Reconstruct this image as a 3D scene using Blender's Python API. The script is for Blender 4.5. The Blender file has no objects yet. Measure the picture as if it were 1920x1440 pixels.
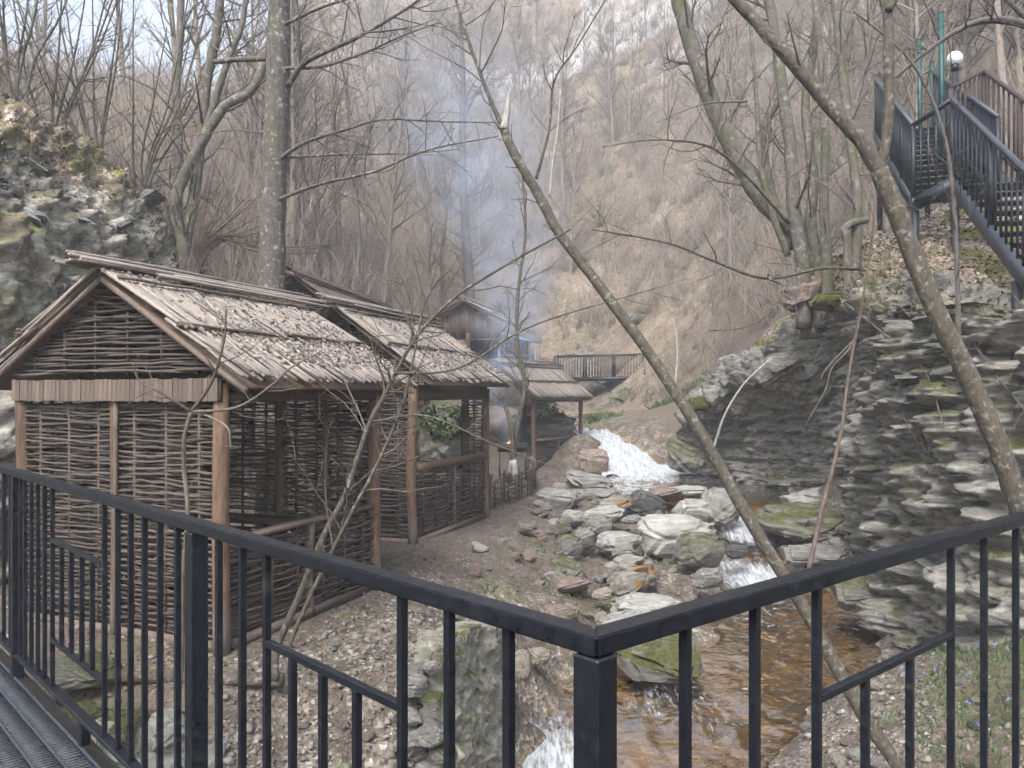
import bpy, bmesh, math, random
import numpy as np
from mathutils import Vector, Matrix
R = math.radians
SC = bpy.context.scene
COL = SC.collection

# ------------------------------------------------------------------ camera
F, CX, HY = 1450.0, 960.0, 740.0            # focal length and horizon row, in photo pixels
cam_d = bpy.data.cameras.new('camera')
cam = bpy.data.objects.new('camera', cam_d); COL.objects.link(cam)
cam_d.sensor_width = 36.0; cam_d.lens = F / 1920 * 36.0
cam_d.shift_y = (HY - 720) / 1920
cam_d.clip_start = 0.05; cam_d.clip_end = 600
cam.location = (0, 0, 0); cam.rotation_euler = (R(90), 0, 0)
SC.camera = cam

# ------------------------------------------------------------------ sky, sun, exposure
wd = bpy.data.worlds.new('World'); SC.world = wd; wd.use_nodes = True
wn = wd.node_tree; wn.nodes.clear()
sky = wn.nodes.new('ShaderNodeTexSky'); sky.sky_type = 'NISHITA'; sky.sun_disc = False
sky.sun_elevation = R(52); sky.sun_rotation = R(200); sky.dust_density = 2.0; sky.air_density = 1.0
hs = wn.nodes.new('ShaderNodeHueSaturation'); hs.inputs['Saturation'].default_value = 0.55
bg = wn.nodes.new('ShaderNodeBackground'); bg.inputs['Strength'].default_value = 0.11
wo = wn.nodes.new('ShaderNodeOutputWorld')
wn.links.new(sky.outputs[0], hs.inputs['Color']); wn.links.new(hs.outputs[0], bg.inputs['Color']); wn.links.new(bg.outputs[0], wo.inputs['Surface'])
sl = bpy.data.lights.new('sun', 'SUN'); sl.energy = 1.5; sl.angle = R(24); sl.color = (1.0, 0.985, 0.965)
so = bpy.data.objects.new('sun', sl); COL.objects.link(so)
# sun behind the left shoulder, high; sky.sun_rotation is measured from +Y clockwise
so.rotation_euler = (R(90 - 52), 0, R(180 - 200) )
SC.view_settings.view_transform = 'Standard'; SC.view_settings.look = 'None'
SC.view_settings.exposure = 1.82; SC.view_settings.gamma = 1.0; SC.view_settings.use_curve_mapping = False
cy = SC.cycles
cy.use_adaptive_sampling = True; cy.adaptive_threshold = .035; cy.adaptive_min_samples = 12
cy.use_denoising = True; cy.max_bounces = 5; cy.diffuse_bounces = 2; cy.glossy_bounces = 2
cy.transmission_bounces = 3; cy.transparent_max_bounces = 8; cy.volume_bounces = 1
cy.caustics_reflective = False; cy.caustics_refractive = False

# ------------------------------------------------------------------ helpers
rng = np.random.default_rng(7)
rnd = random.Random(11)

def W(px, py, D):
    return np.array([(px - CX) / F * D, D, -(py - HY) / F * D])

def tag(o, label=None, cat=None, group=None, kind=None):
    if label: o['label'] = label
    if cat: o['category'] = cat
    if group: o['group'] = group
    if kind: o['kind'] = kind
    return o

def _hash(i, j, k, s):
    n = (i * 374761393 + j * 668265263 + k * 2147483647 + s * 1274126177) & 0xFFFFFFFF
    n = ((n ^ (n >> 13)) * 1274126177) & 0xFFFFFFFF
    return ((n ^ (n >> 16)) & 0xFFFF) / 65535.0

def vnoise(x, y, z, s=0):
    x = np.asarray(x, float); y = np.asarray(y, float) + 0 * x; z = np.asarray(z, float) + 0 * x
    i, j, k = np.floor(x).astype(np.int64), np.floor(y).astype(np.int64), np.floor(z).astype(np.int64)
    u, v, w = x - i, y - j, z - k
    u, v, w = u*u*(3-2*u), v*v*(3-2*v), w*w*(3-2*w)
    def L(a, b, t): return a + (b - a) * t
    c = [[[_hash(i+a, j+b, k+d, s) for d in (0, 1)] for b in (0, 1)] for a in (0, 1)]
    return L(L(L(c[0][0][0], c[1][0][0], u), L(c[0][1][0], c[1][1][0], u), v),
             L(L(c[0][0][1], c[1][0][1], u), L(c[0][1][1], c[1][1][1], u), v), w) * 2 - 1

def fbm(x, y, z, o=4, s=0, g=0.5):
    a, t, f = 1.0, 0.0, 1.0
    for q in range(o):
        t = t + a * vnoise(np.asarray(x)*f, np.asarray(y)*f, np.asarray(z)*f, s + q); a *= g; f *= 2.03
    return t

def mesh_np(name, V, quads=None, tris=None, smooth=True):
    me = bpy.data.meshes.new(name)
    V = np.asarray(V, np.float32); me.vertices.add(len(V)); me.vertices.foreach_set('co', V.ravel())
    parts, starts, pos = [], [], 0
    for f, n in ((quads, 4), (tris, 3)):
        if f is not None and len(f):
            f = np.asarray(f, np.int32); parts.append(f.ravel())
            starts.append(pos + np.arange(len(f), dtype=np.int32) * n); pos += f.size
    li = np.concatenate(parts); ls = np.concatenate(starts)
    me.loops.add(len(li)); me.loops.foreach_set('vertex_index', li)
    me.polygons.add(len(ls)); me.polygons.foreach_set('loop_start', ls)
    if smooth: me.polygons.foreach_set('use_smooth', np.ones(len(ls), bool))
    me.update(calc_edges=True)
    return me

def add_obj(name, me, mat=None, parent=None, loc=None, rot=None, scale=None):
    o = bpy.data.objects.new(name, me); COL.objects.link(o)
    if mat is not None and not me.materials: me.materials.append(mat)
    if parent is not None: o.parent = parent
    if loc is not None: o.location = loc
    if rot is not None: o.rotation_euler = rot
    if scale is not None: o.scale = scale
    return o

def empty(name, loc=(0, 0, 0), rz=0.0, parent=None):
    o = bpy.data.objects.new(name, None); COL.objects.link(o)
    o.location = loc; o.rotation_euler = (0, 0, rz); o.empty_display_size = 0.2
    if parent: o.parent = parent
    return o

class TB:
    """collects tubes, cones and boxes into one mesh"""
    def __init__(s): s.V = []; s.Q = []; s.T = []; s.n = 0
    def raw(s, V, Q=None, T=None):
        V = np.asarray(V, float)
        if Q is not None and len(Q): s.Q.append(np.asarray(Q) + s.n)
        if T is not None and len(T): s.T.append(np.asarray(T) + s.n)
        s.V.append(V); s.n += len(V)
    def tube(s, P, r, n=6, cap=True):
        P = np.asarray(P, float); k = len(P)
        r = np.broadcast_to(np.asarray(r, float), (k,)) if np.ndim(r) == 0 else np.asarray(r, float)
        t = np.gradient(P, axis=0); t /= np.linalg.norm(t, axis=1)[:, None] + 1e-9
        m = np.abs(t.mean(0)); ref = np.eye(3)[np.argmin(m)]
        a = np.cross(t, ref); a /= np.linalg.norm(a, axis=1)[:, None] + 1e-9
        b = np.cross(t, a)
        th = np.arange(n) * 2 * math.pi / n
        V = P[:, None] + r[:, None, None] * (np.cos(th)[None, :, None] * a[:, None] + np.sin(th)[None, :, None] * b[:, None])
        i = np.arange(k - 1)[:, None] * n; j = np.arange(n)[None]; j2 = (j + 1) % n
        Q = np.stack([i + j, i + j2, i + n + j2, i + n + j], -1).reshape(-1, 4)
        V = V.reshape(-1, 3); T = []
        if cap:
            V = np.vstack([V, P[:1], P[-1:]]); c0, c1 = k * n, k * n + 1
            T = [(c0, (q + 1) % n, q) for q in range(n)] + [(c1, (k-1)*n + q, (k-1)*n + (q+1) % n) for q in range(n)]
        s.raw(V, Q, T)
    def cones(s, P0, P1, r):
        """batch of thin three-sided twigs"""
        P0 = np.asarray(P0, float); P1 = np.asarray(P1, float); m = len(P0)
        if m == 0: return
        r = np.broadcast_to(np.asarray(r, float), (m,))
        t = P1 - P0; t /= np.linalg.norm(t, axis=1)[:, None] + 1e-9
        ref = np.where(np.abs(t[:, 2:3]) > .8, [[1., 0, 0]], [[0, 0, 1.]])
        a = np.cross(t, ref); a /= np.linalg.norm(a, axis=1)[:, None] + 1e-9; b = np.cross(t, a)
        rings = [P0 + r[:, None] * (math.cos(q) * a + math.sin(q) * b) for q in (0, 2.094, 4.189)]
        V = np.stack(rings + [P1], 1).reshape(-1, 3); o = np.arange(m)[:, None] * 4
        T = np.concatenate([o + np.array([[0, 1, 3]]), o + np.array([[1, 2, 3]]), o + np.array([[2, 0, 3]])])
        s.raw(V, None, T)
    def box(s, c, d, M=None):
        d = np.asarray(d, float) / 2
        V = np.array([[x, y, z] for x in (-1, 1) for y in (-1, 1) for z in (-1, 1)]) * d
        if M is not None: V = V @ np.asarray(M).T
        s.raw(V + np.asarray(c), [(0, 1, 3, 2), (4, 6, 7, 5), (0, 4, 5, 1), (2, 3, 7, 6), (0, 2, 6, 4), (1, 5, 7, 3)])
    def beam(s, a, b, w, h, up=(0, 0, 1)):
        """a box from a to b, w wide, h tall"""
        a = np.asarray(a, float); b = np.asarray(b, float); t = b - a; L = np.linalg.norm(t); t /= L
        up = np.asarray(up, float); x = np.cross(t, up); x /= np.linalg.norm(x); z = np.cross(x, t)
        s.box((a + b) / 2, (w, L, h), np.stack([x, t, z], 1))
    def mesh(s, name, smooth=True):
        V = np.concatenate(s.V); Q = np.concatenate(s.Q) if s.Q else None; T = np.concatenate(s.T) if s.T else None
        return mesh_np(name, V, Q, T, smooth)
    def obj(s, name, mat, parent=None, smooth=True, base=None, **k):
        if base is not None: s.V = [v - np.asarray(base) for v in s.V]; k['loc'] = base
        return add_obj(name, s.mesh(name, smooth), mat, parent, **k)

def bevel_box_mesh(name, d, b=0.004):
    bm = bmesh.new(); bmesh.ops.create_cube(bm, size=1)
    bmesh.ops.scale(bm, vec=d, verts=bm.verts)
    bmesh.ops.bevel(bm, geom=bm.edges[:], offset=b, segments=1, affect='EDGES')
    me = bpy.data.meshes.new(name); bm.to_mesh(me); bm.free(); return me

def smooth_path(P, n, jit=0.0, r=None):
    """Catmull-Rom through the points, n samples"""
    P = np.asarray(P, float); k = len(P)
    E = np.vstack([2*P[0]-P[1], P, 2*P[-1]-P[-2]])
    t = np.linspace(0, k - 1 - 1e-6, n); i = t.astype(int); f = (t - i)[:, None]
    p0, p1, p2, p3 = E[i], E[i+1], E[i+2], E[i+3]
    out = .5*((2*p1)+(-p0+p2)*f+(2*p0-5*p1+4*p2-p3)*f**2+(-p0+3*p1-3*p2+p3)*f**3)
    if jit: 
        j = rng.normal(0, jit, out.shape); j[0] = 0; out = out + j
    return out

# ------------------------------------------------------------------ materials
def new_mat(name):
    m = bpy.data.materials.new(name); m.use_nodes = True
    nt = m.node_tree; bs = nt.nodes['Principled BSDF']; return m, nt, bs
def N(nt, t, **k):
    n = nt.nodes.new(t)
    for a, v in k.items():
        if a in n.inputs: n.inputs[a].default_value = v
        else: setattr(n, a, v)
    return n
def Lk(nt, a, b): nt.links.new(a, b)
def ramp(nt, fac, stops):
    r = nt.nodes.new('ShaderNodeValToRGB'); cr = r.color_ramp
    while len(cr.elements) < len(stops): cr.elements.new(0.5)
    for e, (p, c) in zip(cr.elements, stops):
        e.position = p; e.color = (*c, 1) if len(c) == 3 else c
    Lk(nt, fac, r.inputs[0]); return r.outputs[0]
def coords(nt, kind='Object', scale=(1, 1, 1)):
    tc = nt.nodes.new('ShaderNodeTexCoord'); mp = nt.nodes.new('ShaderNodeMapping'); mp.inputs['Scale'].default_value = scale
    Lk(nt, tc.outputs[kind], mp.inputs[0]); return mp.outputs[0]
def geo_pos(nt, scale=(1, 1, 1)):
    g = nt.nodes.new('ShaderNodeNewGeometry'); mp = nt.nodes.new('ShaderNodeMapping'); mp.inputs['Scale'].default_value = scale
    Lk(nt, g.outputs['Position'], mp.inputs[0]); return mp.outputs[0]
def noise_t(nt, vec, scale, detail=4, rough=.55):
    n = N(nt, 'ShaderNodeTexNoise', Scale=scale, Detail=detail, Roughness=rough); Lk(nt, vec, n.inputs['Vector']); return n.outputs['Fac']
def mixc(nt, fac, a, b, mode='MIX'):
    m = nt.nodes.new('ShaderNodeMix'); m.data_type = 'RGBA'; m.blend_type = mode
    for s, v in ((0, fac), (6, a), (7, b)):
        if isinstance(v, (int, float)): m.inputs[s].default_value = v
        elif isinstance(v, tuple): m.inputs[s].default_value = (*v, 1)
        else: Lk(nt, v, m.inputs[s])
    return m.outputs[2]
def math_n(nt, op, a, b=None, clamp=False):
    m = nt.nodes.new('ShaderNodeMath'); m.operation = op; m.use_clamp = clamp
    for i, v in enumerate((a, b)):
        if v is None: continue
        if isinstance(v, (int, float)): m.inputs[i].default_value = v
        else: Lk(nt, v, m.inputs[i])
    return m.outputs[0]
def bump(nt, bs, h, strength=.4, dist=.02):
    b = N(nt, 'ShaderNodeBump', Strength=strength, Distance=dist); Lk(nt, h, b.inputs['Height']); Lk(nt, b.outputs[0], bs.inputs['Normal'])
def step_f(nt, v, lo, hi):
    m = nt.nodes.new('ShaderNodeMapRange'); m.clamp = True; m.interpolation_type = 'SMOOTHSTEP'
    m.inputs[1].default_value = lo; m.inputs[2].default_value = hi; Lk(nt, v, m.inputs[0]); return m.outputs[0]
def upness(nt):
    g = nt.nodes.new('ShaderNodeNewGeometry'); s = nt.nodes.new('ShaderNodeSeparateXYZ'); Lk(nt, g.outputs['Normal'], s.inputs[0]); return s.outputs['Z']
def rand_obj(nt): return nt.nodes.new('ShaderNodeObjectInfo').outputs['Random']
def rand_isl(nt): return nt.nodes.new('ShaderNodeNewGeometry').outputs['Random Per Island']

def wood_mat(name, dark, light, scale=(6, 6, 1.2), rand='obj', rough=.8, vary=.5):
    m, nt, bs = new_mat(name); v = coords(nt, 'Object', scale)
    n = noise_t(nt, v, 6, 6, .65)
    c = ramp(nt, n, [(.25, dark), (.75, light)])
    r = rand_obj(nt) if rand == 'obj' else rand_isl(nt)
    c = mixc(nt, vary, c, ramp(nt, r, [(0, (.45, .45, .45)), (1, (1.35, 1.3, 1.25))]), 'MULTIPLY')
    Lk(nt, c, bs.inputs['Base Color']); bs.inputs['Roughness'].default_value = rough; bump(nt, bs, n, .5, .01); return m

def bark_mat(name, dark, light, moss=.0, blotch=.0, scale=1.0):
    m, nt, bs = new_mat(name); p = geo_pos(nt, (1, 1, .45)); p2 = geo_pos(nt)
    n = noise_t(nt, p, 18*scale, 6, .7); c = ramp(nt, n, [(.3, dark), (.7, light)])
    if blotch:
        b = noise_t(nt, p2, 9*scale, 5, .6); c = mixc(nt, math_n(nt, 'MULTIPLY', step_f(nt, b, .56, .64), blotch), c, (.42, .42, .38))
    if moss:
        b = noise_t(nt, p2, 3*scale, 4, .6); c = mixc(nt, math_n(nt, 'MULTIPLY', step_f(nt, b, .5, .62), moss), c, (.07, .075, .025))
    Lk(nt, c, bs.inputs['Base Color']); bs.inputs['Roughness'].default_value = .9; bump(nt, bs, n, .6, .02); return m

def rock_mat(name, a=(.17, .17, .16), b=(.34, .33, .30), moss=.0, orange=.0, strata=1.0, pale=.3, posbased=True, local=False):
    m, nt, bs = new_mat(name)
    p = geo_pos(nt) if not local else coords(nt, 'Object')
    ps = geo_pos(nt, (1, 1, 5*strata)) if not local else coords(nt, 'Object', (1, 1, 4*strata))
    n1 = noise_t(nt, ps, 2.6, 9, .72); n2 = noise_t(nt, p, 7, 6, .7); n3 = noise_t(nt, p, 1.3, 4, .6)
    c = ramp(nt, n1, [(.3, a), (.72, b)])
    c = mixc(nt, .55, c, ramp(nt, n2, [(.3, (.55, .55, .55)), (.7, (1.7, 1.68, 1.62))]), 'MULTIPLY')
    if pale: c = mixc(nt, math_n(nt, 'MULTIPLY', step_f(nt, n2, .57, .68), pale), c, (.55, .55, .52))
    if orange:
        c = mixc(nt, math_n(nt, 'MULTIPLY', step_f(nt, noise_t(nt, p, 1.7, 5, .65), .53, .6), orange), c, (.27, .15, .06))
    if moss:
        up = step_f(nt, upness(nt), .15, .75); k = step_f(nt, math_n(nt, 'ADD', n3, math_n(nt, 'MULTIPLY', n2, .35)), .68 - .22*moss, .82 - .22*moss)
        mc = ramp(nt, noise_t(nt, p, 25, 3), [(.3, (.03, .038, .010)), (.7, (.12, .115, .028))])
        c = mixc(nt, math_n(nt, 'MULTIPLY', up, k), c, mc)
    Lk(nt, c, bs.inputs['Base Color']); bs.inputs['Roughness'].default_value = .88
    bump(nt, bs, math_n(nt, 'ADD', n1, n2), 1.0, .06); return m

M = {}
M['post'] = wood_mat('post_wood', (.05, .03, .02), (.205, .122, .074), (5, 5, .8), vary=.45)
_pn = M['post'].node_tree; _pb = _pn.nodes['Principled BSDF']; _ps = _pn.nodes.new('ShaderNodeSeparateXYZ'); Lk(_pn, _pn.nodes.new('ShaderNodeTexCoord').outputs['Object'], _ps.inputs[0])
_wz = math_n(_pn, 'ADD', _ps.outputs['Z'], math_n(_pn, 'MULTIPLY', noise_t(_pn, coords(_pn, 'Object', (8, 8, 2)), 4), .9))   # grey weathered foot of each post
Lk(_pn, mixc(_pn, step_f(_pn, _wz, 1.05, .55), _pb.inputs['Base Color'].links[0].from_socket, (.13, .11, .092)), _pb.inputs['Base Color'])
M['plank'] = wood_mat('weathered_plank', (.07, .05, .04), (.18, .135, .108), (8, 8, 1), vary=.6)
M['dark_plank'] = wood_mat('dark_plank', (.045, .03, .022), (.12, .08, .055), (8, 8, 1))
M['rod'] = wood_mat('hazel_rod', (.028, .0215, .0175), (.118, .094, .076), (2, 30, 30), vary=.75)
M['rod_s'] = wood_mat('hazel_rod_weave', (.03, .023, .018), (.115, .09, .072), (10, 10, 30), rand='isl', vary=.75)
M['reed'] = wood_mat('roof_reed', (.12, .10, .085), (.42, .365, .315), (3, 30, 30), vary=.6)
M['reed_s'] = wood_mat('roof_reed_layer', (.14, .115, .095), (.4, .345, .29), (10, 10, 10), rand='isl', vary=.6)
M['reed_dark'] = wood_mat('old_reed', (.06, .045, .032), (.17, .13, .095), (10, 10, 10), rand='isl', vary=.6)
M['bark_big'] = bark_mat('lichen_bark', (.042, .036, .031), (.145, .124, .104), moss=.35, blotch=.45, scale=1.4)
M['bark_lean'] = bark_mat('smooth_olive_bark', (.03, .025, .017), (.125, .104, .075), blotch=.3, scale=2)
M['bark_beech'] = bark_mat('mossy_grey_bark', (.05, .042, .034), (.17, .15, .12), moss=.6, blotch=.3)
M['bark_pale'] = bark_mat('bare_pale_wood', (.22, .2, .17), (.42, .39, .345), scale=2)
M['twig'] = bark_mat('twig_bark', (.06, .048, .038), (.185, .152, .122))
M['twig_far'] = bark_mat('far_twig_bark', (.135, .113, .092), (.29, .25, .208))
def _vary(m):
    nt = m.node_tree; bs = nt.nodes['Principled BSDF']; c = bs.inputs['Base Color'].links[0].from_socket
    Lk(nt, mixc(nt, 1.0, c, ramp(nt, rand_isl(nt), [(0, (.55, .52, .5)), (.6, (1, .95, .9)), (1, (1.2, 1.19, 1.18))]), 'MULTIPLY'), bs.inputs['Base Color'])
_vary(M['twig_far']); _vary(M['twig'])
M['branch'] = bark_mat('dark_branch_bark', (.06, .05, .045), (.15, .13, .115))

def metal_mat():
    m, nt, bs = new_mat('black_painted_steel'); p = geo_pos(nt)
    n = noise_t(nt, p, 30, 6, .7); n2 = noise_t(nt, p, 240, 2)
    c = ramp(nt, n, [(.3, (.006, .007, .010)), (.62, (.012, .0135, .018)), (.8, (.04, .04, .042))])
    c = mixc(nt, math_n(nt, 'MULTIPLY', step_f(nt, n2, .62, .72), .35), c, (.12, .11, .10))
    c = mixc(nt, math_n(nt, 'MULTIPLY', step_f(nt, noise_t(nt, p, 9, 8, .78), .58, .7), .55), c, (.075, .068, .06))
    Lk(nt, c, bs.inputs['Base Color']); bs.inputs['Roughness'].default_value = .42; bs.inputs['Specular IOR Level'].default_value = .32
    Lk(nt, ramp(nt, n, [(.3, (.26,)*3), (.7, (.46,)*3)]), bs.inputs['Roughness']); bump(nt, bs, n2, .12, .002); return m
M['metal'] = metal_mat()
def plain(name, c, rough=.6, nz=.3, sc=20, metallic=0, em=None):
    m, nt, bs = new_mat(name); n = noise_t(nt, geo_pos(nt), sc, 5)
    Lk(nt, ramp(nt, n, [(.3, tuple(q*(1-nz) for q in c)), (.7, tuple(q*(1+nz) for q in c))]), bs.inputs['Base Color'])
    bs.inputs['Roughness'].default_value = rough; bs.inputs['Metallic'].default_value = metallic
    if em: bs.inputs['Emission Color'].default_value = (*em[0], 1); bs.inputs['Emission Strength'].default_value = em[1]
    return m
M['stair'] = plain('blue_black_steel', (.012, .0145, .02), .5)
M['stair_rail'] = plain('worn_steel_rail', (.045, .05, .062), .45)
M['rust'] = plain('rusted_steel', (.05, .03, .026), .8)
M['grating'] = plain('galvanised_grating', (.045, .052, .064), .5, .4, 60)
M['green_post'] = plain('green_painted_post', (.008, .06, .055), .5)
M['globe'] = plain('opal_glass_globe', (.8, .8, .8), .3, .02)
M['whitewash'] = plain('whitewashed_bark', (.36, .35, .33), .9, .2)
M['bluegrey'] = plain('blue_grey_paint', (.16, .2, .25), .6)
M['fire'] = plain('flame', (.9, .4, .05), .5, .1, 20, 0, ((1, .38, .05), 3))
M['soot'] = plain('sooty_iron', (.02, .02, .022), .7)
M['white_box'] = plain('grey_white_plastic', (.55, .56, .58), .5, .05)
M['rock'] = rock_mat('slate_boulder', (.12, .115, .103), (.33, .318, .285), moss=.0, local=True)
M['rock_pale'] = rock_mat('pale_slate', (.19, .183, .163), (.45, .435, .395), moss=.0, local=True)
M['rock_mossy'] = rock_mat('mossy_slate', (.115, .112, .095), (.28, .268, .23), moss=.75, local=True)
M['rock_orange'] = rock_mat('ochre_stained_stone', (.15, .138, .118), (.34, .31, .265), orange=1.0, local=True)
M['rock_brown'] = rock_mat('red_brown_stone', (.15, .11, .09), (.28, .22, .18), local=True)
M['rock_dark'] = rock_mat('wet_dark_slate', (.035, .035, .033), (.12, .115, .105), moss=.0, local=True)
M['rock_beige'] = rock_mat('beige_stone', (.24, .205, .16), (.42, .365, .295), local=True, pale=.1)
M['moss'] = rock_mat('yellow_green_moss', (.05, .055, .016), (.15, .145, .03), pale=0, local=True)
M['cliff'] = rock_mat('layered_slate_cliff', (.10, .10, .095), (.30, .29, .265), moss=.5, pale=.65)
M['slab'] = rock_mat('slate_slab', (.09, .09, .085), (.42, .41, .385), moss=.0, pale=.8, local=True)
_sn = M['slab'].node_tree; _sb = _sn.nodes['Principled BSDF']; Lk(_sn, mixc(_sn, 1.0, _sb.inputs['Base Color'].links[0].from_socket, ramp(_sn, rand_obj(_sn), [(0, (.3, .3, .29)), (.6, (.8, .8, .8)), (1, (1.7, 1.68, 1.62))]), 'MULTIPLY'), _sb.inputs['Base Color'])
M['mortar'] = rock_mat('rough_mortar', (.13, .125, .10), (.38, .365, .30), moss=.35, strata=.3, pale=.4)

def leaf_mat(name, cols, rough=.75):
    m, nt, bs = new_mat(name); r = rand_isl(nt)
    Lk(nt, ramp(nt, r, [(i/(len(cols)-1), c) for i, c in enumerate(cols)]), bs.inputs['Base Color'])
    bs.inputs['Roughness'].default_value = rough; return m
M['litter'] = leaf_mat('dead_leaves', [(.05, .034, .026), (.11, .078, .06), (.19, .145, .118), (.08, .055, .044), (.27, .22, .19)])
M['roof_litter'] = leaf_mat('dead_leaves_on_roof', [(.08, .058, .047), (.17, .13, .11), (.32, .27, .24), (.12, .09, .075), (.45, .41, .38)])
M['pebble'] = leaf_mat('loose_pebbles', [(.06, .054, .048), (.14, .124, .107), (.24, .215, .184), (.1, .082, .07), (.3, .28, .255)], .85)
M['grass'] = leaf_mat('spring_grass', [(.028, .07, .016), (.055, .115, .025), (.09, .135, .035), (.04, .085, .025)])
M['ivy'] = leaf_mat('evergreen_leaves', [(.02, .042, .012), (.05, .085, .02), (.10, .14, .03), (.03, .055, .018)])
M['yellow'] = leaf_mat('yellow_blossom', [(.3, .28, .08), (.4, .36, .1), (.34, .34, .15)])
M['flower'] = leaf_mat('blue_petals', [(.10, .12, .5), (.2, .22, .65), (.3, .3, .75)])
M['dry'] = leaf_mat('dry_grass', [(.3, .25, .15), (.42, .36, .22), (.22, .19, .09)])

# ------------------------------------------------------------------ ground
CREEK = np.array([  # y, x left, x right, water level
 (3.0,-1.4,1.4,-4.25),(6.5,-.9,2.5,-3.9),(7.8,-.55,2.9,-3.72),(8.6,-.45,3.6,-3.64),(9.5,-.3,4.5,-3.6),(10.5,.9,5.3,-3.52),
 (11.5,2.9,5.9,-3.44),(12.5,3.4,5.9,-3.36),(14,3.5,5.5,-3.15),(15.5,3.9,5.7,-2.93),(16.5,3.9,5.8,-2.72),(17.3,3.2,6.1,-2.42),
 (18,2.5,6.7,-2.32),(20,2.35,7.2,-2.3),(21.6,2.7,6.2,-2.28),(22.5,2.9,4.25,-2.05),(23.5,2.7,3.85,-1.68),(24.5,2.5,3.55,-1.42),
 (26,2.2,3.1,-1.2),(28.5,1.7,2.6,-1.08),(31,1.6,2.9,-.95),(34,2,3.4,-.75)])
pts = [
 # the terrace the huts stand on
 (-2.6,6.9,-2.3),(-5,7.9,-2.28),(-3.8,7.2,-2.29),(-1.6,9.2,-2.28),(-4,10.2,-2.25),(-1.5,11.8,-2.28),(-.5,14.5,-2.28),(-3,9,-2.28),
 (-3.6,14,-2.1),(-2.5,17,-1.7),(-4.8,18,-.6),(-4,22,-.2),(.4,17,-2.25),(.64,22.5,-2.2),(2.1,25,-2.05),(0,24,-1.9),(-1,28,-.2),(-2,31,.3),
 # outer edge of the terrace
 (-1.7,8,-2.35),(-.95,9.4,-2.36),(-.25,11.8,-2.36),(.35,14.5,-2.32),(.8,17,-2.3),(1.25,20,-2.25),(2.0,22.5,-2.2),
 # bank down to the brook
 (-.5,9.2,-2.75),(-.1,8.6,-3.1),(.3,9.8,-3.15),(.9,10,-3.32),(.9,12,-2.95),(1.5,12,-3.15),(1.1,14,-2.75),(2.2,14,-2.95),(1.5,16,-2.6),(1.9,18,-2.38),
 (2.0,20,-2.25),(2.5,11.2,-3.36),(2.6,12.4,-3.2),(3,13.2,-3.1),(3.2,15,-2.85),(2.9,16.6,-2.5),(.4,9.0,-3.35),(.2,8.2,-3.5),
 # foot of hut one towards the platform
 (-2.4,6.45,-2.42),(-3.5,6.45,-2.34),(-3.4,6.0,-2.6),(-3.2,5.5,-3.1),(-2.2,6.0,-2.62),(-1.9,5.4,-2.9),(-1.3,6.4,-2.68),(-1.2,7.3,-2.5),(-.9,5.6,-3.05),
 (-.75,6.8,-2.62),(-.65,7.6,-2.5),(-4.6,6.3,-2.4),(-6,6.2,-2.35),(-3,4.3,-3.4),(-1,4.3,-3.7),(-5,4,-3),(-8,5,-2.3),(0,3,-4.3),(-.55,6.0,-3.3),(-.2,7.4,-3.35),
 # right bank in the foreground
 (2.9,7.0,-3.6),(3.1,7.9,-3.55),(3.9,7.2,-3.1),(3.9,8.2,-3.2),(4.9,8.2,-2.8),(4.9,6.8,-2.6),(3.8,9.2,-3.45),(4.9,9.6,-3.3),(5.6,10.4,-3.2),(6,11.8,-3.15),
 (6.2,8.4,-2.3),(6.5,6,-2.2),(3,5,-3.3),(5,4,-2.4),(2,3.5,-3.8),(5.8,13,-3.0),
 # ledge between the brook and the hollow
 (5.6,14.4,-2.85),(6.1,15.6,-2.5),(6.2,16.6,-2.35),(6.9,17.4,-2.1),(7.3,18.6,-1.95),(7.6,20.2,-1.95),(8.2,19,-1.6),(7,14.2,-2.4),(7,11,-2.8),(6.6,21.6,-2.1),
 # upstream
 (2.2,24.2,-1.15),(1.6,26.5,-.9),(.8,29,-.6),(4.6,22.6,-2.1),(4.2,24.4,-1.15),(4.0,26,-.85),(3.6,28.5,-.75),(5.2,25,-.85),(5.4,29,-.3),(5.5,32.5,-.15),(3,37,-.3),(.8,36,.4),(1,33,0),
 # ground hidden behind the left rock face
 (-6.0,8.6,-2.3),(-6.3,9.4,-2.3),(-7.2,9.8,-2.2),(-8.8,10.3,1.5),(-10.5,11,3.6),(-5.9,11.6,-2.2),(-7,12.4,-2),(-8.3,13,1.5),(-10,13.6,3.8),(-5.5,14,-2.0),(-6.9,15,-1.4),(-8.2,15.6,1.8),(-10,16.4,4),
 (-9.5,8,-.5),(-7,7.2,-2.2),(-12,8,3),(-12,5,3),(-9,5,-1),(-5.4,16.4,-1.5),
]
def P3(*a):
    for q in a: pts.append(tuple(W(*q)))
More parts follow.
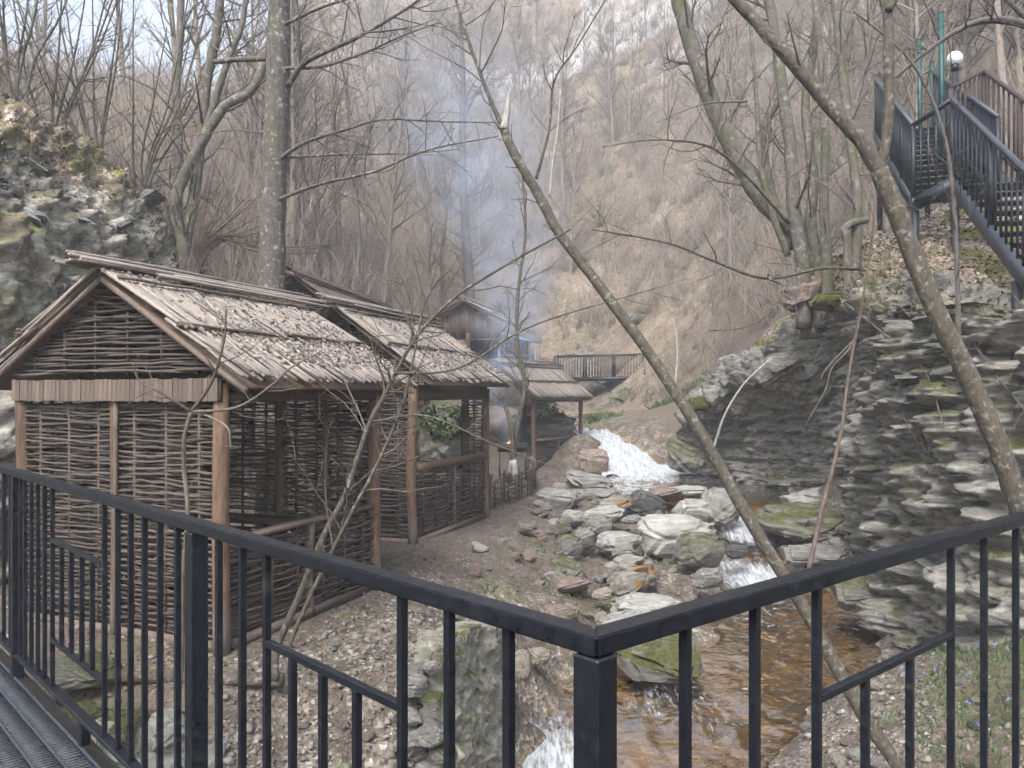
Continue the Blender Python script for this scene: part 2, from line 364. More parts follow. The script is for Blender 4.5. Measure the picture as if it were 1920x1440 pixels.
# hillsides
P3((0,190,15),(0,185,26),(-250,150,30),(-500,150,25),(300,420,17.5),(300,250,27),(300,165,42),(500,420,21),(500,220,40),(500,120,58),(120,190,28),
   (700,520,30),(700,300,52),(700,100,76),(700,-120,98),(900,540,38),(900,260,66),(900,10,92),(900,-200,110),(1000,655,40),(1000,450,52),(1000,110,86),(1000,-120,104),
   (1200,610,38),(1200,400,47),(1200,150,72),(1200,-120,98),(1400,500,29),(1400,300,42),(1400,90,62),(1400,-140,84),(1600,370,21),(1600,200,32),(1600,-20,48),(1600,-250,64),
   (1900,360,16),(1900,200,24),(1900,-20,36),(1900,-260,50),(2300,250,18),(2400,0,30),(2400,-300,40),(1310,720,28),(1350,650,29),(1420,570,27))
pts += [(-22,42,14),(-24,52,15),(-21,60,18),(-26,66,16),(-30,30,13),(-60,60,18),(-80,120,20),(-45,90,24),(-10,125,78),(30,125,84),(70,110,80),(110,120,95),(-120,125,25),(-40,20,9),(-30,5,7),
        (9.5,14,3.2),(9.5,11,2.4),(11,8,2.0),(10,17,4.0),(14,12,5),(22,8,9),(12,4,2)]
pts = np.array(pts)
for r in CREEK:      # bed of the brook below its water
    c = (r[1] + r[2]) / 2; w = (r[2] - r[1]) / 2
    dep = .28 if r[0] < 21.6 else .2
    pts = np.vstack([pts, [(c, r[0], r[3] - dep), (c - w*.6, r[0], r[3] - dep*.7), (c + w*.6, r[0], r[3] - dep*.7)]])
def _k(A, B): return np.sqrt(((A[:, None, :] - B[None]) ** 2).sum(-1) + .05)
_n = len(pts); _A = np.zeros((_n + 3, _n + 3)); _A[:_n, :_n] = _k(pts[:, :2], pts[:, :2]) - np.eye(_n) * .01
_A[:_n, _n:] = np.c_[np.ones(_n), pts[:, :2]]; _A[_n:, :_n] = _A[:_n, _n:].T
_w = np.linalg.solve(_A, np.r_[pts[:, 2], 0, 0, 0])
def base_z(x, y):
    q = np.c_[np.ravel(x), np.ravel(y)]; out = np.empty(len(q))
    for i in range(0, len(q), 20000):
        b = q[i:i+20000]; out[i:i+20000] = _k(b, pts[:, :2]) @ _w[:_n] + _w[_n] + b @ _w[_n+1:]
    return out.reshape(np.shape(x))
def creek_at(y): return tuple(np.interp(y, CREEK[:, 0], CREEK[:, i]) for i in (1, 2, 3))
def sstep(v, a, b):
    t = np.clip((v - a) / (b - a), 0, 1); return t*t*(3-2*t)
def masks(x, y, z):
    xl, xr, wz = creek_at(y)
    dist = np.maximum(np.maximum(xl - x, x - xr), 0)
    gravel = (1 - sstep(dist, .3, 2.2)) * (y < 40)
    gravel = np.maximum(gravel, .25 * (1 - sstep(y, 20, 28)) * sstep(x, -1.2, -.2) * (1 - sstep(x, 2, 4)))
    rockL = sstep(-x, 5.4, 6.1) * (1 - sstep(y, 15.5, 18)) * (1 - sstep(-x, 8.6, 11)) * sstep(z, -2.2, -1.4)
    return gravel, rockL
def ground_z(x, y):
    z = base_z(x, y); g, rk = masks(x, y, z)
    far = sstep(y, 24, 60)
    amp = .05 + .05 * g + .5 * far
    terrace = (1 - sstep(np.abs(x + 3), 2.2, 3.0)) * (1 - sstep(np.abs(y - 10.5), 3.4, 4.2))
    amp = amp * (1 - .8 * terrace)
    z = z + amp * fbm(x*1.1/(1+2*far), y*1.1/(1+2*far), 0, 5, 3, .55)
    bank = (1 - sstep(np.abs(y - 8.6), 2.5, 5)) * (1 - sstep(np.abs(x + .3), .8, 1.6))
    return z + bank * .09 * np.abs(fbm(x*3, y*3, z*3, 4, 41))

ys = [2.4]
while ys[-1] < 128: ys.append(ys[-1] + max(.07, .0115 * ys[-1]))
ys = np.array(ys); ss = np.linspace(-.98, .98, 400)
GY, GS = np.meshgrid(ys, ss, indexing='ij'); GX = GS * (GY + 3)
GZ = ground_z(GX, GY); g_, rk_ = masks(GX, GY, GZ)
nr, nc = GX.shape
ii = np.arange(nr - 1)[:, None] * nc + np.arange(nc - 1)[None]
me = mesh_np('ground', np.c_[GX.ravel(), GY.ravel(), GZ.ravel()], np.stack([ii, ii+1, ii+nc+1, ii+nc], -1).reshape(-1, 4))
# colour classes of the ground itself: bare rock, gravel, green ground cover
sc0, sc1 = W(940, 190, 84), W(1230, 70, 84)
sv = (sc1 - sc0)[:2]; tt = np.clip(((GX - sc0[0]) * sv[0] + (GY - sc0[1] + 2) * sv[1]) / (sv @ sv), 0, 1)
rel = np.sqrt(((GX - (sc0[0] + (sc1[0]-sc0[0])*tt)) / 4.5)**2 + ((GZ - (sc0[2] + (sc1[2]-sc0[2])*tt)) / 3.0)**2)
scree = (1 - sstep(rel, .4, 1.3)) * (GY > 45)
farrock = sstep(fbm(GX*.09, GY*.09, GZ*.09, 4, 77), .35, .7) * sstep(GY, 26, 40) * .5
rock = np.clip(np.maximum(np.maximum(rk_, scree), farrock), 0, 1)
green = np.zeros_like(GX)
for (cx_, cy_, r_) in ((6.6, 28.8, 1.4), (5.6, 27.6, 1.0), (-3.2, 6.9, .9), (-.2, 10.4, .7), (5.0, 7.6, 1.6), (3.2, 27.5, 1.2), (.8, 11.6, .8)):
    green = np.maximum(green, 1 - sstep(np.hypot(GX - cx_, GY - cy_), r_*.3, r_))
ca = me.color_attributes.new('cover', 'FLOAT_COLOR', 'POINT')
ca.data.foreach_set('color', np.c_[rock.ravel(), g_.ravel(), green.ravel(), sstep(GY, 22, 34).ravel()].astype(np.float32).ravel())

xl_, xr_, wz_ = creek_at(GY)
bed = (1 - sstep(GZ - wz_, -.12, .04)) * (1 - sstep(np.maximum(xl_ - GX, GX - xr_), 0, .5)) * (GY < 36)
ba = me.attributes.new('bed', 'FLOAT', 'POINT'); ba.data.foreach_set('value', bed.astype(np.float32).ravel())
def ground_mat():
    m, nt, bs = new_mat('valley_ground'); p = geo_pos(nt); ps = geo_pos(nt, (1, 1, 5))
    at = N(nt, 'ShaderNodeAttribute', attribute_name='cover'); sp = nt.nodes.new('ShaderNodeSeparateColor'); Lk(nt, at.outputs['Color'], sp.inputs[0])
    n1 = noise_t(nt, p, 1.6, 6, .6); n2 = noise_t(nt, p, 14, 6, .7); nf = noise_t(nt, p, .35, 6, .7)
    vo = N(nt, 'ShaderNodeTexVoronoi', Scale=26.0); Lk(nt, p, vo.inputs['Vector'])
    vr = nt.nodes.new('ShaderNodeSeparateColor'); Lk(nt, vo.outputs['Color'], vr.inputs[0])
    soil = ramp(nt, n2, [(.25, (.05, .037, .028)), (.5, (.105, .08, .06)), (.75, (.18, .142, .108))])
    lit = ramp(nt, vr.outputs[0], [(0, (.045, .031, .023)), (.45, (.11, .078, .06)), (.8, (.19, .147, .118)), (1, (.29, .25, .215))])
    near = mixc(nt, step_f(nt, n1, .5, .68), soil, lit)
    grv = ramp(nt, vr.outputs[1], [(0, (.07, .06, .05)), (.5, (.18, .155, .125)), (.85, (.29, .26, .215)), (1, (.48, .45, .41))])
    grv = mixc(nt, step_f(nt, noise_t(nt, p, 3.1, 6, .7), .42, .56), soil, grv)
    grv = mixc(nt, .5, grv, ramp(nt, n1, [(.35, (.5, .46, .42)), (.65, (1.2, 1.15, 1.05))]), 'MULTIPLY')
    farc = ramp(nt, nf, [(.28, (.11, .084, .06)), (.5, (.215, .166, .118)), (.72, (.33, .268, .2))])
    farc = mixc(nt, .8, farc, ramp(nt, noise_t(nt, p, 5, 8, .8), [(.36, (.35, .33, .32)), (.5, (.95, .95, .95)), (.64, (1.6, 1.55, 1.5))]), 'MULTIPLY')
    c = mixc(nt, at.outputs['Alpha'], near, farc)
    c = mixc(nt, sp.outputs[1], c, grv)
    bd = N(nt, 'ShaderNodeAttribute', attribute_name='bed')
    c = mixc(nt, math_n(nt, 'MULTIPLY', bd.outputs['Fac'], .85), c, ramp(nt, noise_t(nt, p, 6, 7, .7), [(.3, (.08, .06, .032)), (.46, (.27, .18, .08)), (.6, (.42, .31, .16)), (.75, (.5, .42, .29))]))
    rn = noise_t(nt, ps, 1.9, 7, .65)
    rk = ramp(nt, rn, [(.3, (.07, .07, .066)), (.5, (.19, .188, .18)), (.7, (.4, .395, .375))])
    rk = mixc(nt, step_f(nt, noise_t(nt, p, 1.3, 8, .75), .46, .54), rk, ramp(nt, n2, [(.3, (.09, .085, .04)), (.7, (.2, .165, .1))]))
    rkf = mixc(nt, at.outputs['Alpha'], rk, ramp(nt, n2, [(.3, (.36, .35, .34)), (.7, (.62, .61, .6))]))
    c = mixc(nt, math_n(nt, 'MULTIPLY', sp.outputs[0], step_f(nt, math_n(nt, 'ADD', nf, math_n(nt, 'MULTIPLY', sp.outputs[0], .6)), .55, .75)), c, rkf)
    gr = ramp(nt, n2, [(.3, (.05, .075, .018)), (.7, (.15, .17, .04))])
    c = mixc(nt, math_n(nt, 'MULTIPLY', math_n(nt, 'MULTIPLY', sp.outputs[2], .55), step_f(nt, n2, .45, .6)), c, gr)
    mo = math_n(nt, 'MULTIPLY', step_f(nt, noise_t(nt, p, 2.4, 5, .65), .6, .68), .7)
    c = mixc(nt, math_n(nt, 'MULTIPLY', mo, math_n(nt, 'SUBTRACT', 1.0, at.outputs['Alpha'])), c, gr)
    Lk(nt, c, bs.inputs['Base Color']); bs.inputs['Roughness'].default_value = .92
    h = math_n(nt, 'ADD', n2, math_n(nt, 'MULTIPLY', vo.outputs['Distance'], .8)); bump(nt, bs, h, .8, .03); return m
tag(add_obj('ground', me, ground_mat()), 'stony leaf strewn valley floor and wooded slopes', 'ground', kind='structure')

# ------------------------------------------------------------------ brook and cascade
def water_mat():
    m, nt, bs = new_mat('brook_water'); p = geo_pos(nt, (1, .55, 1))
    at = N(nt, 'ShaderNodeAttribute', attribute_name='foam')
    n1 = noise_t(nt, geo_pos(nt, (.8, 1.1, 1)), 3.2, 2, .5); n2 = noise_t(nt, geo_pos(nt, (1.6, .6, .6)), 16, 5, .65)
    out = nt.nodes['Material Output']
    tr = N(nt, 'ShaderNodeBsdfTransparent', Color=(.88, .76, .58, 1)); gl = N(nt, 'ShaderNodeBsdfGlossy', Color=(1, 1, 1, 1), Roughness=.03)
    b = N(nt, 'ShaderNodeBump', Strength=.7, Distance=.10); Lk(nt, n1, b.inputs['Height']); Lk(nt, b.outputs[0], gl.inputs['Normal'])
    fr = N(nt, 'ShaderNodeFresnel', IOR=1.5); Lk(nt, b.outputs[0], fr.inputs['Normal'])
    mx = nt.nodes.new('ShaderNodeMixShader'); Lk(nt, math_n(nt, 'ADD', math_n(nt, 'MULTIPLY', fr.outputs[0], 2.6, True), .05, True), mx.inputs[0]); Lk(nt, tr.outputs[0], mx.inputs[1]); Lk(nt, gl.outputs[0], mx.inputs[2])
    Lk(nt, ramp(nt, noise_t(nt, geo_pos(nt, (3.0, .35, .35)), 8, 6, .68), [(.3, (.2, .215, .22)), (.46, (.4, .42, .43)), (.6, (.58, .6, .61))]), bs.inputs['Base Color']); bs.inputs['Roughness'].default_value = .5
    b2 = N(nt, 'ShaderNodeBump', Strength=.6, Distance=.05); Lk(nt, n2, b2.inputs['Height']); Lk(nt, b2.outputs[0], bs.inputs['Normal'])
    n3 = noise_t(nt, geo_pos(nt, (2.2, .45, .45)), 9, 6, .68)
    f = math_n(nt, 'MULTIPLY', step_f(nt, math_n(nt, 'ADD', math_n(nt, 'MULTIPLY', at.outputs['Fac'], .75), math_n(nt, 'MULTIPLY', n3, 1.0)), .8, 1.12), .95)
    f = math_n(nt, 'MULTIPLY', f, step_f(nt, at.outputs['Fac'], .02, .2))
    m2 = nt.nodes.new('ShaderNodeMixShader'); Lk(nt, f, m2.inputs[0]); Lk(nt, mx.outputs[0], m2.inputs[1]); Lk(nt, bs.outputs[0], m2.inputs[2])
    Lk(nt, m2.outputs[0], out.inputs['Surface']); return m
M['water'] = water_mat()
FOAM = [(W(1015, 1405, 7.9), 1.0, .75), (W(1250, 1300, 9.3), .55, .5), (W(1200, 1320, 9.0), .5, .5), (W(1420, 1085, 13.6), .95, .9), (W(1440, 1060, 14.0), .6, .6),
        (W(1395, 1000, 15.9), .65, .85), (W(1400, 975, 16.6), .5, .8), (W(1590, 1205, 11), .5, .3), (W(1480, 1250, 10), .5, .32), (W(1245, 960, 16.4), .35, .8), (W(1300, 1330, 8.9), 1.1, .42), (W(1560, 1180, 11.3), .9, .3), (W(1440, 1160, 12), .8, .34), (W(1215, 893, 21.3), 1.2, .8), (W(1280, 893, 21.0), 1.0, .5)]
def water_sheet(name, y0, y1, nx, ny, foamfun, amp):
    yy = np.linspace(y0, y1, ny); u = np.linspace(-.06, 1.06, nx)
    Y, U = np.meshgrid(yy, u, indexing='ij'); xl, xr, wz = creek_at(Y); X = xl + (xr - xl) * U
    fo = foamfun(X, Y, wz, U)
    Z = wz + amp * fbm(X*2.2, Y*1.6, 0, 3, 5) + fo * .07 * fbm(X*5, Y*1.8, 0, 4, 9, .62)
    me = mesh_np(name, np.c_[X.ravel(), Y.ravel(), Z.ravel()], np.stack([(q := np.arange(ny-1)[:, None]*nx + np.arange(nx-1)[None]), q+1, q+nx+1, q+nx], -1).reshape(-1, 4))
    a = me.attributes.new('foam', 'FLOAT', 'POINT'); a.data.foreach_set('value', fo.astype(np.float32).ravel())
    return add_obj(name, me, M['water'])
def foam_low(X, Y, Z, U):
    f = np.zeros_like(X)
    for c, r, s in FOAM: f = np.maximum(f, s * np.exp(-(((X - c[0])**2 + ((Y - c[1]) * .8)**2) / r**2)))
    return f
tag(water_sheet('brook', 3.0, 21.7, 70, 260, foam_low, .018), 'shallow clear brown brook with white riffles', 'brook', kind='structure')
tag(water_sheet('cascade', 21.6, 33, 40, 120, lambda X, Y, Z, U: np.clip(.98 - sstep(Y, 26.5, 30) * .5 - .28*np.abs(U-.5), 0, 1), .05),
    'white cascade rushing down into the pool', 'cascade', kind='structure')

# ------------------------------------------------------------------ undercut slate cliff on the right bank
ST = [
 [(4.5,22.3,-2.3),(4.7,22.6,-1.8),(4.8,22.6,-1.4),(4.7,22.2,-1.1),(4.75,22.1,-.9),(5.0,22.6,-.6),(6.5,25,.2),(8.5,27.5,1.2)],
 [(6.0,21.5,-2.25),(6.2,21.6,-1.5),(6.1,21.4,-.6),(5.5,20,-.1),(5.3,19.6,.2),(5.5,20,.5),(7.2,22.5,1.5),(10,25,2.6)],
 [(7.0,20.5,-2.1),(7.15,20.5,-1.3),(7.0,20,-.2),(6.1,17.9,.35),(5.85,17.5,.65),(6.05,17.8,1.05),(7.5,20,2.4),(11,23,4.0)],
 [(7.5,18.8,-1.95),(7.6,18.8,-1.2),(7.5,18.2,0),(6.4,16,.65),(6.15,15.6,1.05),(6.1,15.5,1.55),(6.4,16.4,2.5),(10.5,20,4.5)],
 [(7.0,15.8,-2.0),(6.95,15.4,-1.2),(6.8,15,0),(6.2,14.2,.7),(6.0,13.9,1.1),(5.9,13.7,1.65),(6.1,14.3,2.65),(10.5,18,4.5)],
 [(5.7,12.4,-2.9),(5.6,12.3,-1.8),(5.6,12.3,-.6),(5.65,12.3,.4),(5.6,12.2,1.0),(5.7,12.3,1.5),(6.1,13,2.55),(10.5,16,4.4)],
 [(5.2,10.8,-3.15),(5.25,10.8,-2),(5.3,10.7,-.8),(5.35,10.7,.2),(5.4,10.6,.85),(5.5,10.7,1.3),(6.3,11.6,2.35),(10.5,14,3.9)],
 [(5.1,9.2,-3.0),(5.25,9.3,-1.8),(5.35,9.3,-.7),(5.4,9.3,.1),(5.45,9.2,.65),(5.6,9.3,1.05),(6.4,10.2,1.75),(10.5,12.5,3.2)],
 [(5.6,7.6,-2.6),(5.75,7.7,-1.6),(5.8,7.7,-.6),(5.85,7.6,.1),(5.9,7.5,.5),(6.1,7.7,.85),(6.9,8.6,1.3),(11,11,2.6)],
 [(6.5,6,-2.4),(6.6,6,-1.5),(6.6,6,-.6),(6.7,5.9,.0),(6.75,5.8,.4),(6.9,6,.7),(7.8,6.8,1.05),(12,9,2.2)]]
ST = np.array([[(s[0][0], s[0][1], s[0][2] - .7)] + s for s in ST])
for q_ in (1, 2, 3, 4):
    for k_ in (0, 1, 2, 3): ST[q_, k_, :2] += .38 * (ST[q_, 5, :2] - ST[q_, k_, :2])
NU, NV = 360, 260
A = np.stack([smooth_path(ST[:, k], NU) for k in range(ST.shape[1])], 1)
vpar = np.r_[np.linspace(0, 6, 190), np.linspace(6.03, 8, 70)]
C = np.empty((NU, NV, 3))
for i in range(NU):
    prof = A[i]; k = np.minimum(vpar.astype(int), 7); f = (vpar - k)[:, None]
    C[i] = prof[k] * (1 - f) + prof[k + 1] * f
du = np.gradient(C, axis=0); dv = np.gradient(C, axis=1); nn = np.cross(du, dv); nn /= np.linalg.norm(nn, axis=2)[..., None] + 1e-9
if (nn[225, 80] @ np.array([-1, -.3, 0])) < 0: nn = -nn
x, y, z = C[..., 0], C[..., 1], C[..., 2]
face = 1 - sstep(vpar, 6.0, 6.6)[None]
bed = z + .12 * x + .1*y
lay = fbm(x*.9, y*.9, bed*7, 4, 51, .6)
stepd = np.abs(fbm(x*1.7, y*1.7, bed*3.2, 3, 61))
C = C + nn * (face * (.16 * lay + .34 * stepd + .3 * fbm(x*.8, y*.8, z*.8, 3, 71) + .07*fbm(x*5, y*5, bed*14, 3, 72) - .14) + (1 - face) * .12 * fbm(x*1.4, y*1.4, 0, 4, 81))[..., None]
q = np.arange(NU-1)[:, None]*NV + np.arange(NV-1)[None]
cq = np.stack([q, q+1, q+NV+1, q+NV], -1).reshape(-1, 4)
me = mesh_np('cliff', C.reshape(-1, 3), cq, smooth=True)
top = sstep(vpar, 6.1, 6.5)[None] * np.ones((NU, 1))
ca = me.attributes.new('top', 'FLOAT', 'POINT'); ca.data.foreach_set('value', top.astype(np.float32).ravel())
def cliff_mat():
    m = rock_mat('layered_slate_cliff', (.075, .07, .061), (.4, .375, .33), moss=.18, pale=.7); nt = m.node_tree; bs = nt.nodes['Principled BSDF']
    rockc = bs.inputs['Base Color'].links[0].from_socket; p = geo_pos(nt)
    vo = N(nt, 'ShaderNodeTexVoronoi', Scale=22.0); Lk(nt, p, vo.inputs['Vector']); vr = nt.nodes.new('ShaderNodeSeparateColor'); Lk(nt, vo.outputs['Color'], vr.inputs[0])
    lit = ramp(nt, vr.outputs[0], [(0, (.08, .055, .04)), (.45, (.19, .135, .105)), (.8, (.32, .25, .205)), (1, (.5, .45, .4))])
    mc = ramp(nt, noise_t(nt, p, 20, 3), [(.3, (.07, .08, .018)), (.7, (.22, .2, .045))])
    lit = mixc(nt, step_f(nt, noise_t(nt, p, 1.6, 5, .65), .5, .58), lit, mc)
    at = N(nt, 'ShaderNodeAttribute', attribute_name='top')
    Lk(nt, mixc(nt, step_f(nt, math_n(nt, 'ADD', at.outputs['Fac'], math_n(nt, 'MULTIPLY', noise_t(nt, p, 4), .6)), .6, .85), rockc, lit), bs.inputs['Base Color']); return m
cliff = tag(add_obj('cliff', me, cliff_mat()), 'undercut cliff of thin layered slate above the pool', 'cliff', kind='structure')

def rock_mesh(name, seed, flat=1.0, npts=16, cuts=2, amp=.06, strata=0.0):
    r = np.random.default_rng(seed); p = r.normal(size=(npts, 3)); p = np.sign(p) * np.abs(p) ** .8
    p /= np.abs(p).max(1)[:, None] ** .6; p *= (.5 / np.abs(p).max(0))
    bm = bmesh.new(); [bm.verts.new(v) for v in p]
    h = bmesh.ops.convex_hull(bm, input=bm.verts)
    bmesh.ops.delete(bm, geom=[v for v in bm.verts if not v.link_faces], context='VERTS')
    bmesh.ops.dissolve_limit(bm, angle_limit=R(14), verts=bm.verts, edges=bm.edges)
    if cuts > 1: bmesh.ops.bevel(bm, geom=bm.edges[:], offset=.07, segments=2, affect='EDGES')
    bmesh.ops.triangulate(bm, faces=bm.faces)
    if cuts: bmesh.ops.subdivide_edges(bm, edges=bm.edges[:], cuts=cuts, use_grid_fill=True)
    me = bpy.data.meshes.new(name); bm.to_mesh(me); bm.free()
    V = np.empty(len(me.vertices)*3, np.float32); me.vertices.foreach_get('co', V); V = V.reshape(-1, 3)
    n = V / (np.linalg.norm(V, axis=1)[:, None] + 1e-6)
    V = V + n * (.09 * fbm(V[:, 0]*1.7 + seed*3, V[:, 1]*1.7, V[:, 2]*1.7, 2, seed % 89))[:, None]; V = V + n * (amp * fbm(V[:, 0]*4 + seed, V[:, 1]*4, V[:, 2]*4*(1+strata*2), 4, seed % 97))[:, None]
    me.vertices.foreach_set('co', V.astype(np.float32).ravel()); me.polygons.foreach_set('use_smooth', np.ones(len(me.polygons), bool))
    me.set_sharp_from_angle(angle=R(38)); me.update(); return me

LS = np.array([
 [(-7.4,6.4,-2.9),(-7.6,6.6,-1),(-8.1,6.9,.8),(-8.9,7.2,2.6),(-10.5,7.6,4.2),(-14,8,6.5)],
 [(-6.1,9.0,-2.8),(-6.3,9.3,-1),(-6.6,9.6,1.2),(-7.1,10,3.0),(-8.2,10.4,4.3),(-12,11,6.5)],
 [(-5.8,11.3,-2.8),(-6.0,11.5,-.9),(-6.2,11.8,1.2),(-6.7,12.1,3.1),(-7.6,12.6,4.3),(-11.5,13.4,6.3)],
 [(-5.4,13.7,-2.6),(-5.6,14,-.8),(-5.8,14.3,1.0),(-6.2,14.6,2.4),(-7.0,15,3.4),(-11,16,5.6)],
 [(-5.2,16,-2.0),(-5.5,16.3,-.4),(-5.9,16.6,.9),(-6.4,16.9,1.9),(-7.4,17.4,3.0),(-11,18.4,5.0)],
 [(-5.6,18.6,-1.6),(-5.9,18.9,-.3),(-6.3,19.2,.5),(-6.9,19.5,1.2),(-8,20,2.2),(-11.5,21,4.0)]])
LU, LV = 260, 200; LA = np.stack([smooth_path(LS[:, k], LU) for k in range(6)], 1); lv = np.r_[np.linspace(0, 4, 150), np.linspace(4.02, 5, 50)]
LC = np.empty((LU, LV, 3))
for i in range(LU):
    k = np.minimum(lv.astype(int), 4); f = (lv - k)[:, None]; LC[i] = LA[i][k]*(1 - f) + LA[i][k + 1]*f
ln_ = np.cross(np.gradient(LC, axis=0), np.gradient(LC, axis=1)); ln_ /= np.linalg.norm(ln_, axis=2)[..., None] + 1e-9
if ln_[100, 60] @ np.array([1, -.4, 0]) < 0: ln_ = -ln_
x, y, z = LC[..., 0], LC[..., 1], LC[..., 2]; lb = z - .25*y
LC = LC + ln_ * (.3*fbm(x*.9, y*.9, z*.9, 3, 121) + .16*np.abs(fbm(x*1.2, y*1.2, lb*3, 4, 131)) + .14*fbm(x*3, y*3, lb*6, 4, 133, .65) - .1)[..., None]
q = np.arange(LU-1)[:, None]*LV + np.arange(LV-1)[None]
me = mesh_np('rock_face', LC.reshape(-1, 3), np.stack([q, q+LV, q+LV+1, q+1], -1).reshape(-1, 4))
ta = me.attributes.new('top', 'FLOAT', 'POINT'); ta.data.foreach_set('value', (sstep(lv, 3.0, 3.9)[None]*np.ones((LU, 1))).astype(np.float32).ravel())
lm = cliff_mat(); lm.name = 'mossy_grey_rock'; nt = lm.node_tree; bs = nt.nodes['Principled BSDF']; p = geo_pos(nt)
patchc = ramp(nt, noise_t(nt, p, 14, 5, .7), [(.3, (.06, .056, .025)), (.55, (.15, .125, .07)), (.75, (.24, .18, .125))])
rc_ = mixc(nt, 1.0, bs.inputs['Base Color'].links[0].from_socket, (1.7, 1.68, 1.62), 'MULTIPLY')
Lk(nt, mixc(nt, math_n(nt, 'MULTIPLY', step_f(nt, noise_t(nt, p, .9, 8, .75), .44, .54), .85), rc_, patchc), bs.inputs['Base Color'])
rface = tag(add_obj('rock_face', me, lm), 'mossy grey rock face behind the nearest hut', 'rock face', kind='structure')

# slate slabs standing proud of the cliff face
slabs = [rock_mesh('slate_slab', 300 + i, npts=12, cuts=0) for i in range(7)]
for s_ in slabs: s_.materials.append(M['slab'])
r2 = random.Random(5)
for k in range(90):
    i, j = r2.randrange(70, LU - 60), r2.randrange(40, 165); c = LC[i, j]; n = ln_[i, j]; w_ = .1 + min(.4, r2.expovariate(9))
    add_obj('rock_slab', slabs[k % 7], None, rface, loc=c + n*.02, rot=(r2.uniform(-.4, .4), r2.uniform(-.3, .3), math.atan2(n[1], n[0]) + r2.uniform(-.5, .5)), scale=(w_, w_*1.3, w_*r2.uniform(.25, .6)))
placed = 0
while placed < 170:
    i = int(r2.triangular(90, NU - 38, 285)); j = r2.randrange(27, 188); c = C[i, j]; n = nn[i, j]
    px = CX + F * c[0] / c[1]; py = HY - F * c[2] / c[1]
    if not (1270 < px < 1990 and c[1] > 6.5): continue
    if i < 180 and vpar[j] < 3.2: continue
    w = min(.62, .1 + r2.expovariate(7)); h = r2.uniform(.03, .09) * (.6 + w)
    yaw = math.atan2(n[1], n[0]) + r2.uniform(-.5, .5)
    add_obj('rock_slab', slabs[placed % 7], None, cliff, loc=c - n * .02 * (w / .2), rot=(r2.uniform(-.2, .2), r2.uniform(-.05, .3), yaw), scale=(w*.8, w * r2.uniform(.9, 1.8), h)); placed += 1

# ------------------------------------------------------------------ platform with railing
RZ, BZ, DZ = -.47, -1.555, -1.68         # rail centre, bottom rail centre, deck top
c0 = np.array([.158, 1.47, 0.]); dl = np.array([-.702, .712, 0.]); dr = np.array([.772, .636, 0.])
rail = empty('platform_railing', (c0[0], c0[1], DZ))
tag(rail, 'black steel railing round the corner of the viewing platform', 'railing')
rb = np.array([c0[0], c0[1], DZ])
def steel(name, a, b, w, h, mat='metal', par=rail, base=rb, bev=.004):
    a = np.asarray(a, float); b = np.asarray(b, float); L = np.linalg.norm(b - a)
    me = bevel_box_mesh(name, (w, L, h), bev); me.materials.append(M[mat]); t = (b - a) / L
    up = np.array([0, 0, 1.]) if abs(t[2]) < .95 else None
    o = add_obj(name, me, None, par, loc=(a + b)/2 - base)
    if up is None:
        t2 = dl if name[:1] != '_' else dr
        x_ = t2; z_ = np.cross(x_, t)
    else:
        x_ = np.cross(t, up); x_ /= np.linalg.norm(x_); z_ = np.cross(x_, t)
    o.rotation_euler = Matrix(np.stack([x_, t, z_], 1).tolist()).to_euler(); return o
def at(d, t, z): return c0 + d * t + np.array([0, 0, z])
LEND, REND = 6.6, 4.2
# mitred top rails: each is a bar whose corner end is cut on the bisector
def mitre_rail(d, n_out, L, w, h):
    V = []
    for s in (-1, 1):
        for zz in (-h/2, h/2):
            V.append(c0 + n_out * s * w/2 + d * (s * w/2 * .905) + [0, 0, RZ + zz]); V.append(c0 + n_out * s * w/2 + d * L + [0, 0, RZ + zz])
    V = np.array(V) - rb
    bm = bmesh.new(); vs = [bm.verts.new(v) for v in V]; bmesh.ops.convex_hull(bm, input=vs)
    bmesh.ops.dissolve_limit(bm, angle_limit=.02, verts=bm.verts, edges=bm.edges)
    bmesh.ops.bevel(bm, geom=bm.edges[:], offset=.004, segments=2, affect='EDGES')
    me = bpy.data.meshes.new('top_rail'); bm.to_mesh(me); bm.free(); return add_obj('top_rail', me, M['metal'], rail)
nl = np.array([dl[1], -dl[0], 0]); nl = nl if nl[1] > 0 else -nl; nrr = np.array([-dr[1], dr[0], 0])
mitre_rail(dl, nl, LEND, .056, .039); mitre_rail(dr, nrr, REND, .056, .039)
for d, L in ((dl, LEND), (dr, REND)): steel('bottom_rail', at(d, .035, BZ), at(d, L, BZ), .05, .022)
for d, ts in ((dl, (0, 1.842, 4.46)), (dr, (3.0,))):
    for t in ts: steel('post', at(d, t, DZ - .02), at(d, t, RZ - .022), .062, .062)
for t in (3.15, .9): steel('foot', at(dl, t, DZ), at(dl, t, BZ - .012), .045, .045)
def balusters(d, full, short, up, lo, bw=.021):
    for t in full: steel('baluster', at(d, t, BZ + .011), at(d, t, RZ - .0205), bw, bw, bev=.0015)
    for t in short: steel('baluster', at(d, t, lo + .009), at(d, t, up - .0105), bw, bw, bev=.0015)
    a, b = min(short), max(short); fa = max(q for q in full if q < a); fb = min(q for q in full if q > b)
    for zz in (up, lo): steel('middle_rail', at(d, fa + .0105, zz), at(d, fb - .0105, zz), .022, .021, bev=.0015)
UPZ, LOZ = -.77, -1.3
balusters(dl, (.235, .43, .61, 1.31, 1.478, 1.655), (.81, .98, 1.15), UPZ, LOZ)
balusters(dl, (2.013, 2.188, 2.355, 2.516, 2.676, 2.854, 3.7, 3.85, 3.99, 4.13, 4.27, 4.37), (3.03, 3.19, 3.36, 3.53), UPZ, LOZ)
